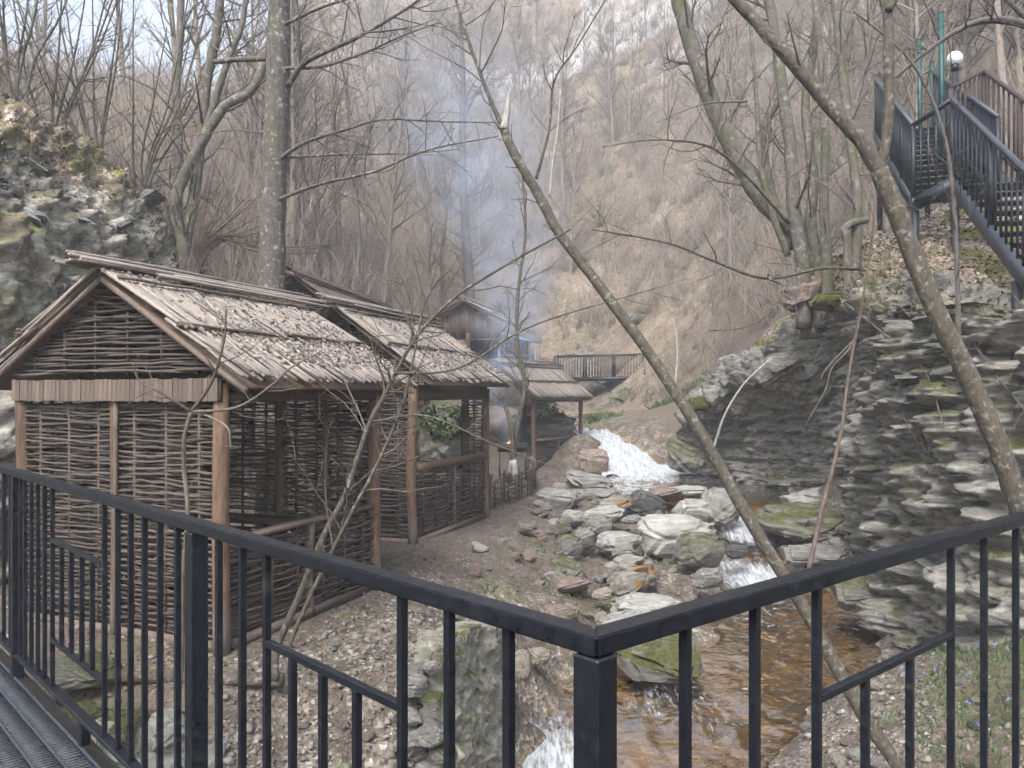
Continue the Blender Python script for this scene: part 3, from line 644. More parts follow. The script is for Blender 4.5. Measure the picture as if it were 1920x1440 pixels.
balusters(dl, (4.62, 4.8, 5.0, 5.9, 6.1, 6.3), (5.2, 5.45, 5.7), UPZ, LOZ)
balusters(dr, (.272, .53, .808, 1.645, 1.925, 2.235), (1.066, 1.345), -.78, LOZ)
balusters(dr, (2.5, 2.76, 3.25, 4.1), (3.5, 3.75, 3.95), -.78, LOZ)

deck = empty('platform_grating', (c0[0], c0[1], DZ)); tag(deck, 'steel walkway grating under the left railing', 'walkway')
ndl = -nl                                     # inward normal of the left edge
strip_w, npan = .105, 11
tb = TB()
for k in range(npan):
    off = .02 + k * strip_w
    a, b = at(dl, -.05 if k == 0 else -.02, DZ - .012) + ndl * off, at(dl, LEND, DZ - .012) + ndl * off
    steel('bearing_bar', a, b, .012, .024, 'grating', deck, rb, .002)
    if k < npan - 1 and k < 9:                          # pressed mesh between two bars: small slanted strands
        L = LEND; m = int(L / .03)
        for q in range(m):
            s_ = dl * (q * .03); p0 = c0 + s_ + ndl * (off + .006) + np.array([0, 0, DZ - .008]); p1 = c0 + s_ + dl * .014 + ndl * (off + strip_w - .006) + np.array([0, 0, DZ - .008])
            tb.beam(p0, p1, .009, .006)
o = tb.obj('mesh_infill', M['grating'], deck, False, base=None); o.location = -rb; tag(o, kind='stuff')
steel('edge_angle', at(dl, -.05, DZ - .045) + nl * .04, at(dl, LEND, DZ - .045) + nl * .04, .012, .09, 'metal', deck, rb)
steel('edge_angle', at(dr, -.05, DZ - .045) + nrr * .04, at(dr, REND, DZ - .045) + nrr * .04, .012, .09, 'metal', deck, rb)

# ------------------------------------------------------------------ wattle huts
def rod_mesh(i, n=26, waves=3, rad=.0125):
    r = np.random.default_rng(40 + i); xs = np.linspace(-.015, 1.015, n); ph = r.uniform(-.25, .25)
    P = np.c_[xs, .021 * np.cos(math.pi * waves * xs + ph) , .010 * np.sin(xs * r.uniform(4, 9) + r.uniform(0, 6)) + r.normal(0, .003, n)]
    tb = TB(); tb.tube(P, rad * (1.15 - .3 * np.linspace(0, 1, n)) * (1 + r.normal(0, .05, n)), 6); 
    me = tb.mesh('rod'); me.materials.append(M['rod']); return me
RODS = [rod_mesh(i, 18) for i in range(14)]
def reed_mesh(i):
    r = np.random.default_rng(90 + i); xs = np.linspace(0, 1, 5); P = np.c_[xs, r.normal(0, .006, 5), r.normal(0, .004, 5)]
    tb = TB(); tb.tube(P, .0165 * (1.1 - .25 * xs), 6); me = tb.mesh('reed'); me.materials.append(M['reed']); return me
REEDS = [reed_mesh(i) for i in range(10)]
def xf(me):   # mesh -> arrays, for joined weaves
    V = np.empty(len(me.vertices)*3, np.float32); me.vertices.foreach_get('co', V)
    fq = [tuple(p.vertices) for p in me.polygons]
    return V.reshape(-1, 3).astype(float), np.array([f for f in fq if len(f) == 4]), np.array([f for f in fq if len(f) == 3])
RODS_A = [xf(m) for m in RODS[:6]]; REEDS_A = [xf(m) for m in REEDS[:6]]
hr = random.Random(3)

class Hut:
    def __init__(s, name, label, loc, rz, cat='hut'):
        s.o = empty(name, loc, rz); tag(s.o, label, cat); s.zg = 0
    def post(s, x, y, z0, z1, r=.075, mat='post', name='post'):
        P = smooth_path([(x, y, z0), (x + hr.gauss(0, .012), y + hr.gauss(0, .012), (z0+z1)/2), (x, y, z1)], 9)
        tb = TB(); tb.tube(P, r * (1 + np.array([hr.gauss(0, .03) for _ in range(9)])), 12); return tb.obj(name, M[mat], s.o)
    def bar(s, a, b, w, h, mat='plank', name='beam'):
        tb = TB(); tb.beam(a, b, w, h); o = tb.obj(name, M[mat], s.o, False); return o
    def pole(s, a, b, r, mat='post', name='rail_log', sag=.0):
        a = np.array(a, float); b = np.array(b, float)
        P = smooth_path([a, (a+b)/2 + [0, 0, -sag] + rng.normal(0, .008, 3), b], 8); tb = TB(); tb.tube(P, r * (1 + rng.normal(0, .04, 8)), 9); return tb.obj(name, M[mat], s.o)
    def wattle(s, p0, p1, z0, z1, pitch=.047, single=True, stakes=4, name='wattle_wall', top=None, halves=1, rs=1.0):
        """woven panel from p0 to p1; top(u)->height gives gables; stakes are the panel's own mesh, rods its children"""
        p0 = np.array(p0, float); p1 = np.array(p1, float); d = p1 - p0; L = np.linalg.norm(d); ang = math.atan2(d[1], d[0])
        tb = TB()
        for k in range(stakes):
            u = (k + .5) / stakes; q = p0 + d * u; h = z1 if top is None else top(u)
            if h > z0 + .1: tb.tube([(q[0], q[1], z0), (q[0], q[1], h - .01)], .017, 6)
        w = tb.obj(name, M['dark_plank'], s.o)
        jb = TB(); z = z0 + .02; k = 0
        ca, sa = math.cos(ang), math.sin(ang)
        while z < z1 - .01:
            u0, u1 = 0.0, 1.0
            if top is not None:
                us = np.linspace(0, 1, 81); ok = us[np.array([top(q) for q in us]) > z + .005]
                if len(ok) < 6: break
                u0, u1 = ok[0], ok[-1]
            for hh in range(halves):
                a_, b_ = u0 + (u1-u0)*hh/halves, u0 + (u1-u0)*(hh+1)/halves
                q = p0 + d * (a_ - .006); ll = L * (b_ - a_ + .012) * hr.uniform(.97, 1.02); sg = 1 if k % 2 else -1
                flip = hr.random() < .5; rr = hr.uniform(.8, 1.25) * rs; tilt = hr.gauss(0, .006)
                if flip: q = p0 + d * (a_ + .006) + d / L * ll
                loc = (q[0], q[1], z + hr.gauss(0, .006)); rot = (0, tilt, ang + (math.pi if flip else 0))
                if single: add_obj('rod', RODS[hr.randrange(14)], None, w, loc=loc, rot=rot, scale=(ll, sg * rr, rr))
                else:
                    V, Q, T = RODS_A[hr.randrange(6)]; V = V * [ll, sg * rr, rr]; c, s2 = math.cos(rot[2]), math.sin(rot[2])
                    jb.raw(np.c_[V[:, 0]*c - V[:, 1]*s2 + loc[0], V[:, 0]*s2 + V[:, 1]*c + loc[1], V[:, 2] + loc[2]], Q, T)
            z += pitch * hr.uniform(.85, 1.15) * (1 if top is None else .82); k += 1
        if not single: o = jb.obj('woven_rods', M['rod_s'], w); tag(o, kind='stuff')
        return w
    def roof(s, w, y0, y1, zr, ze, over, tiers=((.04, .62), (.5, 1.0)), single=True, pitch=.03, cap=26, capo=(.25, .35), litter=0, curve=.0, reeds='reed_s'):
        """two reed slopes over boards; x half width = w/2 + over"""
        hw = w/2 + over; sl = math.hypot(hw, zr - ze); th = math.atan2(zr - ze, hw)
        tb = TB()
        for sx in (-1, 1):
            V = [(sx*.0, y0+.03, zr-.07), (sx*.0, y1-.03, zr-.07), (sx*(hw-.05), y1-.03, ze-.055), (sx*(hw-.05), y0+.03, ze-.055)]
            V = np.array(V + [(a, b, c - .03) for a, b, c in V]); Q = [(0,1,2,3),(7,6,5,4),(0,4,5,1),(1,5,6,2),(2,6,7,3),(3,7,4,0)]
            tb.raw(V, Q if sx > 0 else [q[::-1] for q in Q])
        rf = tb.obj('roof', M['dark_plank'], s.o, False)
        for sx in (1, -1):
            one = single and sx > 0; jb = TB()
            for ti, (a, b) in enumerate(tiers):
                lift = .035 - .012 * ti; y = y0
                while y < y1:
                    aa = a + hr.gauss(0, .01); bb = b + hr.gauss(0, .014); x0 = sx * hw * aa; z0 = zr - (zr-ze)*aa + lift*.4
                    ln = (bb - aa) * sl; yaw = hr.gauss(0, .035); pit = th - math.atan2(lift * .5, ln) + hr.gauss(0, .012); rr = hr.uniform(.75, 1.3)
                    if one:
                        add_obj('reed', REEDS[hr.randrange(10)], None, rf, loc=(x0, y, z0), rot=(hr.uniform(0, 6), pit, yaw), scale=(ln, rr, rr))
                    else:
                        V, Q, T = REEDS_A[hr.randrange(6)]; V = V * [ln, rr, rr]; Mx = np.array(Matrix.Rotation(yaw if sx > 0 else math.pi - yaw, 3, 'Z') @ Matrix.Rotation(pit, 3, 'Y'))
                        jb.raw(V @ Mx.T + [x0, y, z0], Q, T)
                    y += pitch * hr.uniform(.75, 1.25)
            if not one: o = jb.obj('reed_slope', M[reeds], rf); tag(o, kind='stuff')
            for (a, b) in tiers[1:] if len(tiers) > 1 else ():      # twisted batten pole over the seam
                tb = TB()
                for kk in range(3):
                    P = [(sx*hw*(a + .1 + .012*math.sin(5*t + kk*2.1)), y0 - .05 + (y1-y0+.1)*t, zr-(zr-ze)*(a+.1) + .06 + .015*math.cos(5*t + kk*2.1)) for t in np.linspace(0, 1, 14)]
                    tb.tube(np.array(P) + rng.normal(0, .006, (14, 3)), .016, 5)
                tb.obj('batten', M['reed_dark'], rf)
            tb = TB(); a = .17
            for kk in range(2):
                P = [(sx*hw*(a + .015*math.sin(4*t + kk*3)), y0 - .03 + (y1-y0+.06)*t, zr-(zr-ze)*a + .07) for t in np.linspace(0, 1, 14)]
                tb.tube(np.array(P) + rng.normal(0, .006, (14, 3)), .015, 5)
            tb.obj('batten', M['reed_dark'], rf)
        jb = TB()
        for k in range(cap):                                        # bundle along the ridge
            f = hr.uniform(-1, 1); x = f * .2; z = zr + .075 - abs(f) * .2 * math.tan(th) * .9 + hr.uniform(0, .04)
            a, b = y0 - capo[0] + hr.gauss(0, .06), y1 + capo[1] + hr.gauss(0, .07)
            if hr.random() < .4: a = y0 + hr.uniform(.2, 1.2)
            elif hr.random() < .4: b = y1 - hr.uniform(.2, 1.2)
            if single: add_obj('ridge_reed', REEDS[hr.randrange(10)], None, rf, loc=(x, a, z), rot=(hr.uniform(0, 6), hr.gauss(0, .008), math.pi/2 + hr.gauss(0, .012)), scale=(b - a, 1.1, 1.1))
            else: jb.tube([(x, a, z), (x + hr.gauss(0, .02), (a+b)/2, z + .01), (x, b, z)], .019, 5)
        if not single: o = jb.obj('ridge_bundle', M[reeds], rf); tag(o, kind='stuff')
        if litter:
            tb = TB(); m = litter; u = np.sqrt(rng.uniform(.01, 1, m)) ; yy = rng.uniform(y0 + .15, y1, m); keep = rng.uniform(0, 1, m) < .25 + .75 * sstep(yy, y0 + .3, y0 + 1.4); u = u[keep]*.9 ; yy = yy[keep]
            cen = np.c_[hw*u, yy, zr - (zr-ze)*u + .055]; leaves(tb, cen, .014, .036, np.array([math.sin(th), 0, math.cos(th)]))
            o = tb.obj('fallen_leaves', M['roof_litter'], rf, False); tag(o, kind='stuff')
        return rf

def leaves(tb, cen, s0, s1, up=np.array([0, 0, 1.]), tilt=.5):
    m = len(cen); s = rng.uniform(s0, s1, m)[:, None]
    n = up + rng.normal(0, tilt, (m, 3)); n /= np.linalg.norm(n, axis=1)[:, None]
    a = np.cross(n, rng.normal(size=(m, 3))); a /= np.linalg.norm(a, axis=1)[:, None] + 1e-9; b = np.cross(n, a)
    fold = n * s * rng.uniform(-.3, .5, m)[:, None]
    V = np.stack([cen - a*s, cen - b*s*.55 + fold, cen + a*s, cen + b*s*.55 + fold], 1).reshape(-1, 3)
    o = np.arange(m)[:, None]*4; tb.raw(V, None, np.concatenate([o + [[0, 1, 2]], o + [[0, 2, 3]]]))

# --- hut one, nearest
h1 = Hut('wattle_hut', 'nearest wattle hut, open on its right side, reed roof strewn with leaves', (-3.795, 7.41, -2.28), R(-22.9))
w, d, H = 2.62, 2.47, 2.22; zr, ze = 3.47, 2.41
for x, y, n in ((-w/2, 0, 0), (0, 0, 1), (w/2, 0, 2), (-w/2, d, 3), (w/2, d, 4), (-w*.03, d, 5)): h1.post(x, y, -.12, H + .16, .055 if n in (1,) else .078)
h1.post(w*.24, d - .03, .0, H, .035, 'plank', 'stake'); h1.post(.06, -.05, 0, H, .022, 'plank', 'stake')
h1.bar((-w/2, -.0, H + .14), (w/2, 0, H + .14), .1, .1, 'dark_plank'); h1.bar((-w/2, d, H + .1), (w/2, d, H + .1), .1, .1, 'dark_plank')
h1.bar((w/2, 0.05, H + .08), (w/2, d - .05, H + .08), .1, .16, 'dark_plank'); h1.bar((-w/2, .05, H + .08), (-w/2, d - .05, H + .08), .1, .16, 'dark_plank')
h1.bar((-w/2 + .08, 0, .02), (w/2 - .08, 0, .02), .08, .1, 'plank', 'sill'); h1.bar((w/2, .08, .02), (w/2, d - .08, .02), .08, .1, 'plank', 'sill')
h1.wattle((-w/2 + .06, .0), (-.02, .0), .08, H, .031, True, 3); h1.wattle((.05, .0), (w/2 - .06, .0), .08, H, .031, True, 3)
h1.wattle((-w/2 + .03, -.045), (w/2 - .03, -.045), H + .24, zr - .1, .033, True, 6, 'gable_wattle', top=lambda u: zr - .09 - (zr - ze)/(w/2 + .45) * abs(2*u - 1) * (w/2 - .03))
h1.wattle((w/2, .08), (w/2, d*.5), .08, .92, .037, True, 3, 'half_wall'); h1.wattle((w/2, d*.52), (w/2, d - .06), .08, .92, .037, True, 3, 'half_wall')
h1.post(w/2, d*.51, 0, .95, .045, 'plank', 'stake'); h1.bar((w/2, .07, .97), (w/2, d - .07, .97), .1, .05, 'plank', 'hand_rail')
h1.wattle((-w/2 + .06, d), (0 - .12, d), .05, H, .046, False, 3); h1.wattle((.0, d), (w*.24, d), .05, H, .037, False, 2); h1.wattle((w*.24, d), (w/2 - .06, d), .05, H, .037, False, 2)
h1.wattle((-w/2, .08), (-w/2, d - .06), .05, H, .046, False, 5)
fas = h1.bar((-w/2 - .02, -.07, H + .1), (w/2 + .06, -.07, H + .1), .018, .2, 'dark_plank', 'fascia')
slat = bevel_box_mesh('fascia_slat', (.056, .018, .205), .002); slat.materials.append(M['plank'])
for k in range(46): add_obj('slat', slat, None, fas, loc=(-w/2 - .01 + k*.0588 + hr.gauss(0, .002), -.092 + hr.gauss(0, .002), H + .1 + hr.gauss(0, .004)))
for sx in (-1, 1): h1.pole((sx*.02, -.16, zr - .11), (sx*(w/2 + .42), -.16, ze - .1), .03, 'plank', 'rafter')
rf1 = h1.roof(w, -.2, d + .13, zr, ze, .45, litter=1700)
h1.bar((-.9, d - .25, .74), (w/2 - .1, d - .25, .74), .42, .045, 'dark_plank', 'bench'); h1.bar((-.55, .55, .84), (-.55, 1.7, .84), .8, .05, 'dark_plank', 'table_top')
for x, y in ((-.85, .65), (-.25, .65), (-.85, 1.6), (-.25, 1.6)): h1.post(x, y, 0, .81, .035, 'dark_plank', 'table_leg')
for x in (-.8, .1, 1.0): h1.post(x, d - .25, 0, .72, .04, 'dark_plank', 'bench_leg')
h1.bar((-w/2, d*.5, .0), (w/2, d*.5, .0), d - .1, .03, 'dark_plank', 'floor_boards')
# a small grey box standing on the half wall of hut one
bx = tag(add_obj('power_box', bevel_box_mesh('power_box', (.07, .05, .13), .006), M['white_box']), 'small pale grey box on the dark table inside the nearest hut', 'box')
bx.location = (h1.o.matrix_basis @ Vector((.0, 0, 0))); mw = Matrix.Translation((-3.795, 7.41, -2.28)) @ Matrix.Rotation(R(-22.9), 4, 'Z')
bx.location = mw @ Vector((-.22, 1.55, .933)); bx.rotation_euler = (0, 0, R(-15))

# --- hut two
h2 = Hut('wattle_hut', 'middle wattle hut with a log hand rail, behind the nearest hut', (-2.72, 12.26, -2.28), R(-20.5))
w, d, H = 2.6, 2.88, 2.25; zr, ze = 3.72, 2.5
for x, y in ((-w/2, 0), (w/2, 0), (-w/2, d), (w/2, d), (w*.34, d), (-w/2, d*.55)): h2.post(x, y, -.12, H + .14, .075)
h2.bar((-w/2, 0, H + .1), (w/2, 0, H + .1), .1, .1, 'dark_plank'); h2.bar((-w/2, d, H + .1), (w/2, d, H + .1), .1, .1, 'dark_plank')
h2.bar((w/2, .05, H + .06), (w/2, d - .05, H + .06), .1, .24, 'dark_plank'); h2.bar((-w/2, .05, H + .08), (-w/2, d - .05, H + .08), .1, .18, 'dark_plank')
h2.bar((w/2, .08, .02), (w/2, d - .08, .02), .09, .11, 'plank', 'sill'); h2.bar((-w/2 + .08, 0, .02), (w/2 - .08, 0, .02), .09, .1, 'plank', 'sill')
h2.wattle((.0, 0), (w/2 - .06, 0), .08, H, .039, True, 3); h2.wattle((-w/2 + .06, 0), (-.02, 0), .08, H, .05, False, 3)
h2.wattle((-w/2 + .03, -.045), (w/2 - .03, -.045), H + .02, zr - .1, .04, True, 6, 'gable_wattle', top=lambda u: zr - .09 - (zr - ze)/(w/2 + .45) * abs(2*u - 1) * (w/2 - .03))
h2.wattle((w/2, .08), (w/2, d*.5), .08, 1.08, .042, True, 3, 'half_wall'); h2.wattle((w/2, d*.52), (w/2, d - .06), .08, 1.08, .042, True, 3, 'half_wall')
h2.post(w/2, d*.51, 0, 1.1, .04, 'plank', 'stake'); h2.pole((w/2, .05, 1.15), (w/2, d - .05, 1.15), .07, 'post', 'hand_rail')
h2.wattle((w*.34, d), (w/2 - .06, d), .05, H, .055, False, 1); h2.wattle((-w/2 + .06, d), (w*.34, d), .05, 1.0, .055, False, 5, 'half_wall'); h2.wattle((-w/2, .08), (-w/2, d - .06), .05, 1.0, .055, False, 5, 'half_wall')
h2.roof(w, -.3, d + .25, zr, ze, .45, pitch=.036, litter=1700, capo=(.3, .2))
h2.bar((0, .5, .78), (0, d - .6, .78), .7, .05, 'dark_plank', 'table_top')
for x, y in ((-.25, .7), (.25, .7), (-.25, 2.1), (.25, 2.1)): h2.post(x, y, 0, .75, .035, 'dark_plank', 'table_leg')

# --- pavilion by the cascade
h3 = Hut('reed_pavilion', 'small open pavilion with pale reed roof beside the cascade', (-.25, 23.06, -2.2), R(-32.3), 'pavilion')
w, d, H = 2.1, 2.96, 2.05; zr, ze = 3.17, 2.13
for x, y in ((-w/2, 0), (w/2, 0), (-w/2, d), (w/2, d)): h3.post(x, y, -.15, H + .1, .07)
h3.bar((w/2, 0, H + .03), (w/2, d, H + .03), .1, .2, 'dark_plank'); h3.bar((-w/2, 0, H + .03), (-w/2, d, H + .03), .1, .2, 'dark_plank'); h3.bar((-w/2, d, H), (w/2, d, H), .1, .16, 'dark_plank')
h3.wattle((w/2, .05), (w/2, d*.5), .02, .82, .05, True, 3, 'half_wall'); h3.wattle((w/2, d*.5), (w/2, d - .05), .02, .82, .05, True, 3, 'half_wall'); h3.bar((w/2, .05, .86), (w/2, d - .05, .86), .12, .07, 'post', 'hand_rail')
h3.post(w/2, d*.5, 0, .84, .045, 'plank', 'stake')
g = h3.bar((-w/2, -.02, H), (w/2, -.02, H), .02, .2, 'dark_plank', 'fascia')
for k in range(10):
    u = (k + .5)/10; hh = .05 + (zr - .18 - H) * (1 - abs(2*u - 1)); tb = TB(); tb.box((-w/2 + w*u, -.045, H - .09 + hh/2), (w/10 - .008, .02, hh + .18)); tb.obj('gable_board', M['plank'], h3.o, False)
h3.roof(w, -.4, d + .2, zr, ze, .34, single=False, pitch=.035, cap=24, capo=(.15, .15))

# --- cottage on the upper terrace
h4 = Hut('timber_cottage', 'brown boarded cottage with low gable behind the smoke', (-1.75, 29.0, .35), R(-14), 'cottage')
w, d, H = 3.1, 3.6, 1.95; zr, ze = 3.2, 2.25
for x in (-w/2, .12, w/2 - .1): h4.post(x, 0, -.3, H, .085)
for x in (-w/2, w/2): h4.post(x, d, -.3, H, .085)
for k in range(22):
    u = (k + .5)/22; hh = .08 + (zr - .2 - H) * (1 - abs(2*u - 1)); tb = TB(); tb.box((-w/2 + w*u, -.03, H - .1 + hh/2), (w/22 - .01, .03, hh + .22)); tb.obj('gable_board', M['plank'], h4.o, False)
for k in range(12):
    tb = TB(); tb.box((-w/2 + (k + .5)*1.55/12, .0, H/2 - .15), (1.55/12 - .01, .03, H + .1)); tb.obj('wall_board', M['plank'], h4.o, False)
h4.bar((-w/2, d, H/2 - .1), (w/2, d, H/2 - .1), .05, H + .2, 'dark_plank', 'rear_wall'); h4.bar((-w/2, 0, H/2 - .1), (-w/2, d, H/2 - .1), .05, H + .2, 'dark_plank', 'side_wall')
h4.bar((w/2, d*.35, H/2 - .1), (w/2, d, H/2 - .1), .05, H + .2, 'dark_plank', 'side_wall'); h4.bar((0, 0, -.05), (0, d, -.05), w, .1, 'dark_plank', 'floor_boards')
h4.bar((w/2 + .1, .3, H - .05), (w/2 + 1.0, .1, H - .35), 1.4, .05, 'bluegrey', 'awning')
h4.roof(w, -.35, d + .3, zr, ze, .35, single=False, pitch=.05, cap=16, reeds='reed_s')
vr = empty('veranda_railing', tuple(W(938, 669, 28.2))); tag(vr, 'pale blue veranda railing half hidden by smoke', 'railing')
for k in range(9): tb = TB(); tb.box((k*.15, k*.02, .28), (.035, .035, .56)); tb.obj('baluster', M['bluegrey'], vr, False)
for zz in (.05, .56): tb = TB(); tb.beam((-.05, 0, zz), (1.28, .165, zz), .05, .05); tb.obj('rail', M['bluegrey'], vr, False)
for px in (-.05, 1.28): tb = TB(); tb.box((px, .165*(px > 0), -.2), (.07, .07, 1.0)); tb.obj('post', M['bluegrey'], vr, False)

# --- hut with rounded ridge, higher on the left bank
h5 = Hut('old_hut', 'dark old hut with sagging rounded roof behind the big trunk', (-4.55, 16.4, -.75), R(-8))
w, d, H = 2.6, 6.0, 2.0; zr, ze = 3.3, 2.1
for x, y in ((-w/2, 0), (w/2, 0), (-w/2, d), (w/2, d)): h5.post(x, y, -.6, H + .1, .08)
h5.wattle((-w/2, 0), (w/2, 0), 0, H, .06, False, 5); h5.wattle((w/2, 0), (w/2, d), 0, H, .06, False, 9)
h5.wattle((-w/2, -.02), (w/2, -.02), H, zr - .1, .06, False, 5, 'gable_wattle', top=lambda u: H + (zr - .08 - H) * (1 - abs(2*u - 1)**1.6))
h5.roof(w, -.25, d + .2, zr, ze, .3, single=False, pitch=.045, cap=34, reeds='reed_dark')

# ------------------------------------------------------------------ low wattle fence on the path
fence = Hut('wattle_fence', 'low curving wattle fence between the middle hut and the pavilion', (-.2, 14.9, -2.28), 0, 'fence')
fp = [(-.2, .05), (.05, .9), (.35, 1.7), (.62, 2.5), (.75, 3.4), (.7, 4.6), (.55, 6.0)]
fp = [(x - 0.0, y) for x, y in fp]
for a, b in zip(fp[:-1], fp[1:]):
    fence.wattle(a, b, .0, .62, .05, b[1] < 3.6, 2, 'fence_panel')
for x, y in fp: fence.post(x, y, -.15, .74, .03, 'plank', 'stake')

# ------------------------------------------------------------------ boulders in and beside the brook
ROCKS = [rock_mesh('boulder', 500 + i, npts=20 + i % 4 * 4, cuts=2, amp=.055, strata=.5) for i in range(12)]
_rockc = {}
def rock_of(i, mat):
    if (i, mat) not in _rockc:
        m = ROCKS[i].copy(); m.name = 'boulder'; m.materials.append(M[mat]); _rockc[(i, mat)] = m
    return _rockc[(i, mat)]
br = random.Random(21)
def boulder(label, x0, y0, x1, y1, D, mat='rock', tilt=0.0, name='boulder', group=None, cat='boulder', thick=.85, hs=1.12):
    c = W((x0+x1)/2, (y0+y1)/2, D); w_ = (x1-x0)/F*D; h_ = (y1-y0)/F*D
    dep = w_ * thick
    o = add_obj(name, rock_of(br.randrange(12), mat), None, None, loc=(c[0], c[1] + dep*.12, c[2] - .05*h_), rot=(br.uniform(-.1, .1), tilt, br.uniform(-.35, .35)), scale=(w_*1.1, dep, h_*hs))
    return tag(o, label, cat, group)
BL = [
 ('squared grey stone block standing at the left edge of the pool',1052,870,1157,922,18.7,'rock'),
 ('flat grey slab leaning at the foot of the squared block',1086,915,1150,936,17.9,'rock'),
 ('dark tilted triangular slab in front of the pool',1172,924,1252,980,16.2,'rock_dark',.35),
 ('brownish boulder behind the dark tilted slab',1208,911,1280,944,17.0,'rock_brown'),
 ('long pale slab forming the lip of the pool',1240,910,1334,934,17.5,'rock_pale'),
 ('rounded pale boulder in the middle of the stone dam',1256,929,1343,984,16.0,'rock_pale'),
 ('tilted slab at the right end of the stone dam',1320,910,1392,982,15.9,'rock',.5),
 ('largest flat grey boulder below the stone dam',1192,972,1350,1052,14.0,'rock_pale'),
 ('big boulder with a mossy right flank beside the riffle',1264,1000,1363,1068,13.1,'rock_mossy'),
 ('pale flat slab left of the largest boulder',1114,1002,1212,1036,13.6,'rock_pale'),
 ('black wet slab lying in the riffle',1358,1020,1404,1048,13.6,'rock_dark'),
 ('small rounded boulder below the mossy flanked one',1296,1060,1356,1101,12.2,'rock'),
 ('boulder with bright ochre stain on its front',1140,1074,1224,1126,11.6,'rock_orange'),
 ('grey boulder with ochre right end above the ochre stained one',1132,1040,1238,1097,12.3,'rock_orange'),
 ('small flat stone between the pale slab and ochre boulders',1146,1022,1192,1046,13.1,'rock'),
 ('broad pale slab just above the corner of the railing',1140,1112,1288,1160,11.0,'rock_pale'),
 ('pale slab under the broad slab, cut by the railing',1127,1150,1222,1184,10.4,'rock_pale'),
 ('small white stone beside the ochre stained boulder',1110,1099,1146,1126,11.5,'rock_beige'),
 ('red brown slab left of the small white stone',1026,1080,1110,1117,11.6,'rock_brown'),
 ('mossy slanting slab above the red brown slab',1028,1042,1100,1092,12.3,'rock_mossy',.3),
 ('grey upright stone beside the moss cushions',1070,986,1118,1038,13.4,'rock'),
 ('stone with bright moss cap in the middle of the bank',1038,1003,1094,1052,13.0,'rock_mossy'),
 ('moss covered stone nearest the path edge',973,1018,1024,1052,12.9,'rock_mossy'),
 ('small mossy stone high on the bank',1036,978,1073,1002,13.9,'rock_mossy'),
 ('rounded grey boulder left of the largest boulder',1094,963,1148,1008,14.1,'rock'),
 ('pale humped slab above the rounded grey boulder',1090,945,1166,981,15.0,'rock_pale'),
 ('stone with ochre right end beside the dark tilted slab',1110,928,1177,969,15.8,'rock_orange'),
 ('pale lump of stone left of the humped slab',1048,952,1097,984,14.8,'rock_pale'),
 ('stack of flat slabs at the path by the fence end',1003,915,1088,952,16.5,'rock'),
 ('small jagged stone below the dark tilted slab',1164,964,1202,982,14.8,'rock'),
 ('grey stone at the path edge in front of the middle hut',967,973,1002,998,13.5,'rock'),
 ('dark grey stone at the foot of the earth bank',992,1088,1031,1123,11.3,'rock_brown'),
 ('large mossy boulder in the brook behind the corner post',1163,1182,1338,1275,9.6,'rock_mossy'),
 ('beige pointed stone beside the mortared wall',958,1213,997,1272,8.9,'rock_beige'),
 ('beige flat stone right of the pointed beige stone',992,1217,1035,1250,9.2,'rock_beige'),
 ('long pinkish slab above the railing corner on the left',1008,1140,1090,1176,10.3,'rock_brown'),
 ('mossy bedrock ledge right of the pool outlet',1428,940,1610,1008,15.2,'rock_mossy'),
 ('flat bedrock ledge below the hollow',1470,915,1640,965,16.6,'rock_pale'),
 ('moss patched ledge at the water edge under the cliff',1565,1075,1690,1140,11.6,'rock_mossy'),
 ('low stone half sunk at the right edge of the brook',1470,1020,1580,1060,13.6,'rock'),
 ('round stone with moss cap upstream of the cascade',1214,784,1243,806,25.4,'rock_mossy'),
 ('round dark stone beside the moss capped one upstream',1222,798,1256,816,24.6,'rock_dark'),
 ('flat mossy stone above the cascade',1098,773,1165,793,28,'rock_mossy'),
 ('dark mossy boulder under the footbridge',1143,722,1206,772,33.5,'rock_mossy'),
 ('mossy boulder high on the slope right of the footbridge',1168,570,1228,612,38.5,'rock_mossy'),
 ('rough brown rock between pavilion and cascade',1080,836,1142,892,22.0,'rock_brown'),
 ('dark mossy rock bank left of the cascade top',985,770,1072,830,25.0,'rock_mossy'),
 ('mossy rocks seen through the middle hut',775,760,905,885,18.5,'rock_mossy'),
 ('long round mossy stone below the sill of the nearest hut',92,1222,200,1294,6.25,'rock_mossy'),
 ('brown earthy rock under the roots of the clump',1468,512,1606,588,15.2,'rock_brown'),
 ('bright moss cushion on the cliff edge below the clump',1522,540,1592,580,13.8,'moss'),
 ('moss cushion on the cliff edge right of the slender tree',1628,520,1690,556,12.2,'moss'),
 ('low moss cushion on the left tip of the cliff',1290,742,1330,770,20.0,'moss'),
 ('mossy rock at the tip of the cliff beside the pool',1245,800,1330,885,20.8,'rock_mossy'),
]
for b in BL: boulder(b[0], *b[1:6], b[6], b[7] if len(b) > 7 else 0.0)
